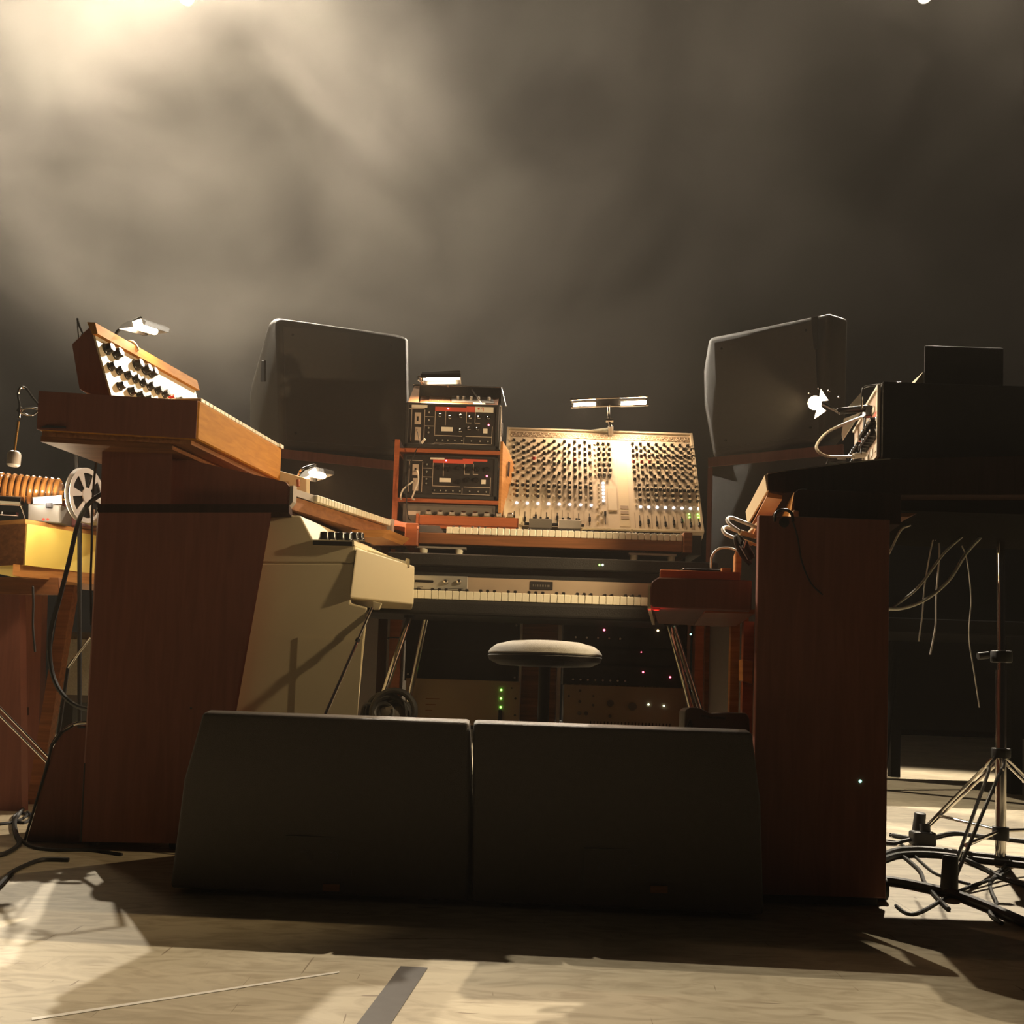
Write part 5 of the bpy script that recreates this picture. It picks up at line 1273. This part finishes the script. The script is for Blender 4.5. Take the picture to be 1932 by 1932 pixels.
# white cable loop
wlp = thing('white_cable_loop', 'thick white cable looping out from the lit modules', 'cable', W(1620, 862, 3.05))
part(wlp, 'cable', tube([W(1632, 785, 3.10), W(1600, 797, 3.04), W(1562, 815, 3.0), W(1542, 838, 3.0), W(1544, 852, 3.0), W(1562, 861, 3.02), W(1590, 862, 3.04), W(1612, 861, 3.05)], .0045), 'white_cable', True)
part(wlp, 'plug', cyl(W(1610, 861, 3.05), W(1632, 858, 3.06), .009, .008), 'tape_white', True)
part(wlp, 'plug', cyl(W(1624, 858, 3.05), W(1633, 784, 3.10), .003), 'black_rubber', True)

# bare bulb lamp ----------------------------------------------------
bl_ = thing('clip_lamp', 'bare glaring bulb lamp on a jointed arm facing the keyboards', 'lamp', W(1620, 775, 2.95), 'clip lamps around the keyboards')
bc = W(1537, 760, 2.95)
part(bl_, 'bulb', lathe([(.004, -.022), (.015, -.014), (.020, 0), (.015, .013), (.004, .018)], bc, (-.5, -.75, -.2), 16), 'bulb_warm', True)
ax_ = V(.5, .75, .25).normalized()
a_, b_, d_ = frame_of(ax_)
for k in (0, 3):
    t0 = math.pi / 2 * k + .5
    q = [bc + ax_ * .012 + (a_ * math.cos(t0 + s) + b_ * math.sin(t0 + s)) * r - ax_ * h for s, r, h in ((-.35, .016, 0), (.35, .016, 0), (.45, .046, .034), (-.45, .046, .034))]
    part(bl_, 'reflector_leaf', ext(q, ax_ * .002), 'reel_metal')
part(bl_, 'socket', cyl(bc + ax_ * .014, bc + ax_ * .05, .016, .012), 'black_gloss', True)
part(bl_, 'arm', cyl(bc + ax_ * .05, W(1582, 777, 3.0), .005), 'chrome', True)
part(bl_, 'joint', lathe([(.008, -.008), (.010, 0), (.008, .008)], W(1583, 775, 3.0), (0, 1, 0), 14), 'chrome', True)
part(bl_, 'arm', cyl(W(1583, 776, 3.0), W(1640, 770, 3.0), .010), 'black_gloss', True)
part(bl_, 'clamp', bev(box(*(W(1632, 780, 2.99).x, W(1648, 780, 2.99).x, 2.985, 3.015, W(1632, 785, 2.99).z, W(1632, 765, 2.99).z)), .002, 1), 'black_gloss')
for uu, vv in ((1527, 742), (1545, 733), (1564, 737), (1583, 749)):
    part(bl_, 'chrome_screw', lathe([(.004, 0), (.003, .004)], W(uu, vv, 2.96), (0, -1, 0), 10), 'chrome', True)
l = bpy.data.lights.new('bulb_lamp_light', 'SPOT'); l.energy = 60; l.color = (1, .74, .42); l.shadow_soft_size = .02
l.spot_size = math.radians(108); l.spot_blend = .4
lo = bpy.data.objects.new('bulb_lamp_light', l); COL.objects.link(lo); lo.location = bc - ax_ * .045
lo.rotation_euler = V(-1, .16, -.16).to_track_quat('-Z', 'Y').to_euler()
l = bpy.data.lights.new('bulb_lamp_spill', 'POINT'); l.energy = .9; l.color = (1, .74, .42); l.shadow_soft_size = .02
lo = bpy.data.objects.new('bulb_lamp_spill', l); COL.objects.link(lo); lo.location = bc - ax_ * .03

# legs and wood seen below the key block
wf = thing('timber_trestle', 'narrow orange-brown timber trestle behind the dark organ keyboard', 'trestle', V(W(1390, 1300, 3.4).x, 3.4, 0))
for u0_, u1_, yy, mt in ((1378, 1395, 3.5, 'wood_orange'), (1402, 1422, 3.4, 'wood_mahogany'), (1330, 1338, 3.7, 'wood_walnut')):
    part(wf, 'leg', box(W(u0_, 1250, yy).x, W(u1_, 1250, yy).x, yy, yy + .03, 0, W(u0_, 1172, yy).z), mt)
part(wf, 'cross_block', bev(ext([W(1400, 1244, 3.36), W(1422, 1247, 3.36), W(1420, 1290, 3.36), W(1400, 1285, 3.36)], V(0, .05, 0)), .003, 1), 'wood_orange')
part(wf, 'top_rail', box(W(1330, 1172, 3.4).x, W(1424, 1172, 3.4).x - .02, 3.4, 3.75, W(1390, 1172, 3.4).z, W(1390, 1172, 3.4).z + .02), 'wood_walnut')
inst(wf, 'led', LED['teal'], Matrix.Translation(W(1303, 1197, 3.75)) @ Matrix.Rotation(math.pi / 2, 4, 'X'))

# ================================================================== RIGHT: tripod stand, cables
tp = thing('tripod_stand', 'chrome tripod stand with black collars at the side of the stage', 'stand', V(W(1890, 1600, 3.35).x, 3.35, 0))
yt = 3.35; px_ = W(1889, 1300, yt).x
part(tp, 'pole', cyl(V(px_, yt, .02), V(px_, yt, .62), .017), 'chrome', True)
part(tp, 'pole', cyl(V(px_, yt, .62), V(px_ - .004, yt, tbz - .058), .0125), 'chrome', True)
part(tp, 'collar', bev(cyl(V(px_, yt, W(1889, 1250, yt).z), V(px_, yt, W(1889, 1228, yt).z), .034), .004, 2), 'black_rubber', True)
part(tp, 'collar_knob', cyl(W(1865, 1236, yt), W(1845, 1238, yt), .012), 'black_rubber', True)
part(tp, 'leg_hub', bev(cyl(V(px_, yt, W(1895, 1430, yt).z), V(px_, yt, W(1895, 1412, yt).z), .03), .003, 2), 'black_rubber', True)
part(tp, 'brace_hub', bev(cyl(V(px_, yt, W(1895, 1612, yt).z + .045), V(px_, yt, W(1895, 1592, yt).z + .055), .026), .003, 2), 'black_rubber', True)
hub = V(px_, yt, W(1895, 1425, yt).z)
feet = [G(1790, 1690) + V(0, 0, .02), V(W(1752, 1555, 3.62).x, 3.72, .02), V(px_ + .36, yt + .05, .02)]
for k, ft in enumerate(feet):
    dd = (ft - hub); sd = dd.cross(V(0, 0, 1)).normalized() * .013
    for s in (-1, 1):
        part(tp, 'leg_tube', tube([hub + sd * s * .8 + V(0, 0, .004), hub + dd * .12 + sd * s * 1.6, hub + dd * .2 + sd * s * 1.2, ft + sd * s * .4], .0055, 8), 'chrome', True)
    part(tp, 'brace', cyl(V(px_, yt, .10), hub + dd * .72, .006), 'chrome', True)
    part(tp, 'rubber_foot', bev(cyl(ft + V(0, 0, .075) - dd.normalized() * .02, ft - V(0, 0, .019), .020, .024), .003, 2), 'black_rubber', True)
rt = thing('rear_table', 'black table standing in the dark far behind the tripod stand', 'table', V(2.9, 6.0, 0))
part(rt, 'top', bev(box(1.95, 4.4, 5.55, 6.6, .86, .94), .006, 1), 'black_flat')
for x, y in ((2.0, 5.62), (2.42, 6.5), (2.75, 5.62), (3.3, 6.5), (4.3, 5.62), (4.3, 6.5)):
    part(rt, 'leg', box(x, x + .06, y, y + .06, 0, .86), 'black_flat')
part(rt, 'skirt', box(1.98, 4.38, 6.54, 6.56, .30, .86), 'black_flat')
part(rt, 'cross_bar', cyl(V(2.06, 5.66, .05), V(2.45, 6.5, .80), .02), 'black_flat')
# hanging leads
HL = [('pale lead sweeping down from the table to the organ edge', [(1815, 980, 3.3), (1780, 1045, 3.25), (1735, 1105, 3.2), (1690, 1142, 3.1), (1660, 1160, 3.05)], .0042),
      ('pale lead bowing lowest from the table towards the organ', [(1850, 975, 3.3), (1822, 1045, 3.25), (1790, 1095, 3.2), (1745, 1132, 3.15), (1700, 1148, 3.1), (1665, 1147, 3.05)], .0052),
      ('short pale lead dropping beside the dark organ corner', [(1718, 962, 3.1), (1700, 1000, 3.1), (1682, 1035, 3.1), (1660, 1075, 3.05)], .0035),
      ('thin straight lead hanging nearest the organ corner', [(1766, 965, 3.4), (1760, 1010, 3.4), (1745, 1100, 3.4), (1740, 1160, 3.4), (1733, 1210, 3.4)], .0026),
      ('thin lead hanging through the two bowing pale leads', [(1772, 965, 3.45), (1772, 1050, 3.45), (1766, 1130, 3.45), (1765, 1180, 3.45), (1755, 1235, 3.45)], .0032),
      ('thin wavy lead hanging closest to the tripod stand', [(1815, 1000, 3.5), (1825, 1060, 3.5), (1832, 1130, 3.5), (1828, 1200, 3.5), (1838, 1270, 3.5), (1848, 1335, 3.5)], .0022)]
for lab, pts_, r in HL:
    P_ = [W(*q) for q in pts_]
    for q_ in P_: q_.z = min(q_.z, tbz - .057)
    solo('hanging_lead', lab, 'cable', tube(P_, r), 'white_cable', True, 'leads hanging under the table')
# floor cables, right
def floor_cable(label, pts_, r, grp, mt='black_rubber'):
    P = [G(u, v, r) for u, v in pts_]
    return solo('floor_cable', label, 'cable', tube(P, r, 8), mt, True, grp)
gr = 'cables on the floor by the tripod stand'
floor_cable('black cable pair, upper one, curving behind the tripod foot', [(1655, 1618), (1690, 1605), (1730, 1602), (1775, 1605), (1830, 1612), (1890, 1618), (1990, 1628)], .011, gr)
floor_cable('black cable pair, lower one, curving behind the tripod foot', [(1655, 1626), (1690, 1614), (1730, 1611), (1775, 1613), (1830, 1620), (1890, 1627), (1990, 1638)], .010, gr)
floor_cable('thick black cable crossing the tripod foot towards the stage edge', [(1655, 1658), (1700, 1664), (1750, 1674), (1800, 1686), (1850, 1704), (1900, 1725), (1980, 1760)], .012, gr)
floor_cable('wavy thin cable meandering in front of the tripod legs', [(1700, 1612), (1722, 1630), (1737, 1645), (1745, 1665), (1765, 1690), (1790, 1715)], .0055, gr)
floor_cable('thin cable running straight from organ foot to tripod foot', [(1665, 1585), (1700, 1592), (1740, 1628), (1770, 1650), (1830, 1668)], .004, gr)
floor_cable('thin cable crossing low in front of the tripod foot', [(1690, 1708), (1725, 1724), (1790, 1690), (1830, 1672), (1880, 1655), (1905, 1640)], .004, gr)
floor_cable('twisted thin cable curling beyond the tripod foot', [(1905, 1625), (1880, 1650), (1868, 1665), (1872, 1685), (1880, 1705), (1868, 1722), (1890, 1742)], .005, gr)
floor_cable('black cable fanning out past the tripod hub', [(1820, 1620), (1860, 1640), (1890, 1655), (1940, 1672)], .007, gr)
floor_cable('black cable under the tripod brace heading for the table', [(1680, 1575), (1740, 1583), (1800, 1572), (1870, 1580), (1960, 1590)], .008, gr)
pb = thing('power_block', 'black power connector block lying between the tripod legs', 'power block', G(1752, 1598))
g_ = G(1752, 1598)
part(pb, 'body', bev(box(g_.x - .05, g_.x + .03, g_.y, g_.y + .06, 0, .05), .008, 2), 'black_rubber')
part(pb, 'lead', tube([g_ + V(-.05, .03, .02), g_ + V(-.09, .02, .012), g_ + V(-.12, .0, .008), g_ + V(-.15, .02, .008)], .007), 'black_rubber', True)
part(pb, 'plug_top', cyl(g_ + V(.0, .03, .05), g_ + V(.0, .035, .075), .018), 'black_rubber', True)
# floor cables, left
gl = 'cables on the floor by the tall organ'
floor_cable('black cable curling round the foot of the rounded case', [(-30, 1617), (10, 1610), (36, 1592), (30, 1570), (28, 1550), (40, 1530), (58, 1505), (70, 1490)], .007, gl)
floor_cable('thin black cable skirting the organ base towards the wedge', [(36, 1580), (50, 1592), (70, 1600), (110, 1604), (170, 1604), (230, 1612)], .0045, gl)
floor_cable('looped black cable knot on the pale floor beside the case', [(-20, 1556), (20, 1552), (45, 1543), (50, 1536), (35, 1534), (25, 1545), (45, 1552), (60, 1542), (52, 1532)], .005, gl)
floor_cable('black cable lying across the lit floor at the edge', [(-30, 1700), (2, 1668), (20, 1648), (45, 1634), (80, 1622), (130, 1622)], .006, gl)
HC = [('thick black cable hanging in a bow before the yellow case', [(195, 930, 3.35), (168, 950, 3.35), (148, 985, 3.4), (130, 1060, 3.4), (112, 1130, 3.4), (98, 1180, 3.4), (93, 1225, 3.4), (100, 1275, 3.4), (118, 1310, 3.38), (145, 1332, 3.36), (175, 1340, 3.3)], .0075),
      ('thin black cable hanging straight beside the organ column', [(183, 860, 3.35), (178, 900, 3.36), (174, 960, 3.38), (173, 1030, 3.4), (171, 1100, 3.4), (172, 1180, 3.4)], .004),
      ('short black plug lead hanging below the yellow case', [(62, 1105, 3.55), (63, 1140, 3.55), (62, 1180, 3.55), (66, 1230, 3.55)], .004)]
for lab, pts_, r in HC:
    solo('hanging_cable', lab, 'cable', tube([W(*q) for q in pts_], r), 'black_rubber', True, 'black cables hanging at the workbench')

# ================================================================== tape on the floor
def floor_strip(name, label, pts_, mt, h=.0012):
    P = [G(u, v) for u, v in pts_]
    return solo(name, label, 'tape', ext([V(p.x, p.y, .0003) for p in P], V(0, 0, h)), mt)
a0_, a1_ = G(771, 1840), G(706, 1932)
d_ = (a1_ - a0_).normalized(); n_ = V(-d_.y, d_.x, 0); hw = abs((G(797, 1841) - G(744, 1839)).dot(n_)) / 2
A_, B_ = a0_ - d_ * .05, a0_ + d_ * .75
B_ = a0_ + d_ * ((1.17 - a0_.y) / d_.y)
solo('gaffer_tape', 'broad dark tape strip stuck on the pale floor at the stage edge', 'tape', ext([V((A_ + n_ * hw).x, (A_ + n_ * hw).y, .0003), V((A_ - n_ * hw).x, (A_ - n_ * hw).y, .0003), V((B_ - n_ * hw).x, (B_ - n_ * hw).y, .0003), V((B_ + n_ * hw).x, (B_ + n_ * hw).y, .0003)], V(0, 0, .0012)), 'tape_dark')
floor_strip('tape_line', 'thin cream line running diagonally across the front floor', [(60, 1921), (640, 1833), (640, 1836), (60, 1926)], 'tape_white', .0006)

# ================================================================== stage lanterns on a bar
def lantern(label, loc, target, visible):
    loc = Vector(loc); d = (Vector(target) - loc).normalized()
    t = thing('stage_lantern', label, 'stage light', loc, 'back light lanterns on the bar')
    back = loc - d * .02
    part(t, 'lens', lathe([(.075, -.012), (.075, -.008), (.0, -.004)], back, d, 28), 'spot_lens' if visible else 'spot_lens', True)
    a, b, c = frame_of(d)
    # open fronted can around the lens
    bm = bmesh.new(); seg = 28; prof = [(.085, .0), (.095, .0), (.105, -.10), (.10, -.28), (.05, -.34), (.0, -.35)]
    bmc = lathe([(.095, -.02), (.105, -.12), (.10, -.30), (.05, -.36)], back, d, seg)
    part(t, 'can', bmc, 'black_paint', True)
    part(t, 'rim', torus(back, d, .09, .008, 28, 8), 'black_paint', True)
    for s in (-1, 1):
        part(t, 'yoke', cyl(back - d * .15 + a * .115 * s, back - d * .15 + a * .115 * s + V(0, 0, .26), .008), 'black_paint')
    part(t, 'yoke_bridge', cyl(back - d * .15 - a * .12 + V(0, 0, .26), back - d * .15 + a * .12 + V(0, 0, .26), .008), 'black_paint')
    part(t, 'hook_clamp', cyl(back - d * .15 + V(0, 0, .25), back - d * .15 + V(0, 0, .40), .02), 'black_paint')
lantern('glaring stage lantern high above the organ side', SPOT_A, (-.3, 2.6, 0), True)
lantern('second stage lantern high above the tripod side', SPOT_B, (.9, 2.6, 0), True)

# ================================================================== haze
def haze():
    mt = bpy.data.materials.new('stage_haze'); mt.use_nodes = True
    nt = mt.node_tree; nt.nodes.clear()
    out = nt.nodes.new('ShaderNodeOutputMaterial')
    vol = nt.nodes.new('ShaderNodeVolumeScatter')
    vol.inputs['Color'].default_value = (1.0, 0.91, 0.80, 1)
    vol.inputs['Anisotropy'].default_value = 0.25
    tc = nt.nodes.new('ShaderNodeTexCoord')
    mp = nt.nodes.new('ShaderNodeMapping'); mp.inputs['Scale'].default_value = (1, .8, 1.15)
    nt.links.new(tc.outputs['Object'], mp.inputs['Vector'])
    nz = nt.nodes.new('ShaderNodeTexNoise'); nz.inputs['Scale'].default_value = 0.62
    nz.inputs['Detail'].default_value = 5; nz.inputs['Roughness'].default_value = .55; nz.inputs['Distortion'].default_value = .7
    nt.links.new(mp.outputs['Vector'], nz.inputs['Vector'])
    mr = nt.nodes.new('ShaderNodeMapRange'); mr.interpolation_type = 'SMOOTHSTEP'
    mr.inputs['From Min'].default_value = .38; mr.inputs['From Max'].default_value = .66
    mr.inputs['To Min'].default_value = HAZE_LO; mr.inputs['To Max'].default_value = HAZE_HI
    nt.links.new(nz.outputs['Fac'], mr.inputs['Value'])
    # the smoke drifts in from the organ side and thins out across the stage
    sx = nt.nodes.new('ShaderNodeSeparateXYZ'); nt.links.new(tc.outputs['Object'], sx.inputs['Vector'])
    gx = nt.nodes.new('ShaderNodeMapRange'); gx.interpolation_type = 'SMOOTHSTEP'
    gx.inputs['From Min'].default_value = -2.6; gx.inputs['From Max'].default_value = 2.4
    gx.inputs['To Min'].default_value = 1.0; gx.inputs['To Max'].default_value = .035
    nt.links.new(sx.outputs['X'], gx.inputs['Value'])
    gz = nt.nodes.new('ShaderNodeMapRange'); gz.interpolation_type = 'SMOOTHSTEP'
    gz.inputs['From Min'].default_value = 1.2; gz.inputs['From Max'].default_value = 5.5
    gz.inputs['To Min'].default_value = .07; gz.inputs['To Max'].default_value = 1.0
    nt.links.new(sx.outputs['Z'], gz.inputs['Value'])
    m1 = nt.nodes.new('ShaderNodeMath'); m1.operation = 'MULTIPLY'
    nt.links.new(mr.outputs['Result'], m1.inputs[0]); nt.links.new(gx.outputs['Result'], m1.inputs[1])
    m2 = nt.nodes.new('ShaderNodeMath'); m2.operation = 'MULTIPLY'
    nt.links.new(m1.outputs[0], m2.inputs[0]); nt.links.new(gz.outputs['Result'], m2.inputs[1])
    nt.links.new(m2.outputs[0], vol.inputs['Density'])
    nt.links.new(vol.outputs['Volume'], out.inputs['Volume'])
    o = raw('stage_haze', box(-6.5, 6.5, 4.15, 9.35, 0.02, 8.4), None)
    o.data.materials.append(mt)
    o['kind'] = 'stuff'; o['label'] = 'drifting theatre haze filling the air behind the keyboards'; o['category'] = 'haze'
HAZE_LO, HAZE_HI = .012, .098
haze()

def veil_haze():  # even volume added to lift the blacks, standing in for lens veil
    mt = bpy.data.materials.new('veil_haze'); mt.use_nodes = True
    nt = mt.node_tree; nt.nodes.clear()
    out = nt.nodes.new('ShaderNodeOutputMaterial')
    vol = nt.nodes.new('ShaderNodeVolumeScatter')
    vol.inputs['Color'].default_value = (1.0, 0.90, 0.78, 1)
    vol.inputs['Anisotropy'].default_value = 0.25
    vol.inputs['Density'].default_value = THIN
    nt.links.new(vol.outputs['Volume'], out.inputs['Volume'])
    o = raw('veil_haze', box(-4.5, 4.5, 1.2, 4.14, 0.02, 5.0), None)
    o.data.materials.append(mt)
    o['kind'] = 'stuff'; o['label'] = 'thin even haze added around the keyboards to lift the blacks'; o['category'] = 'haze'
THIN = .0042
veil_haze()
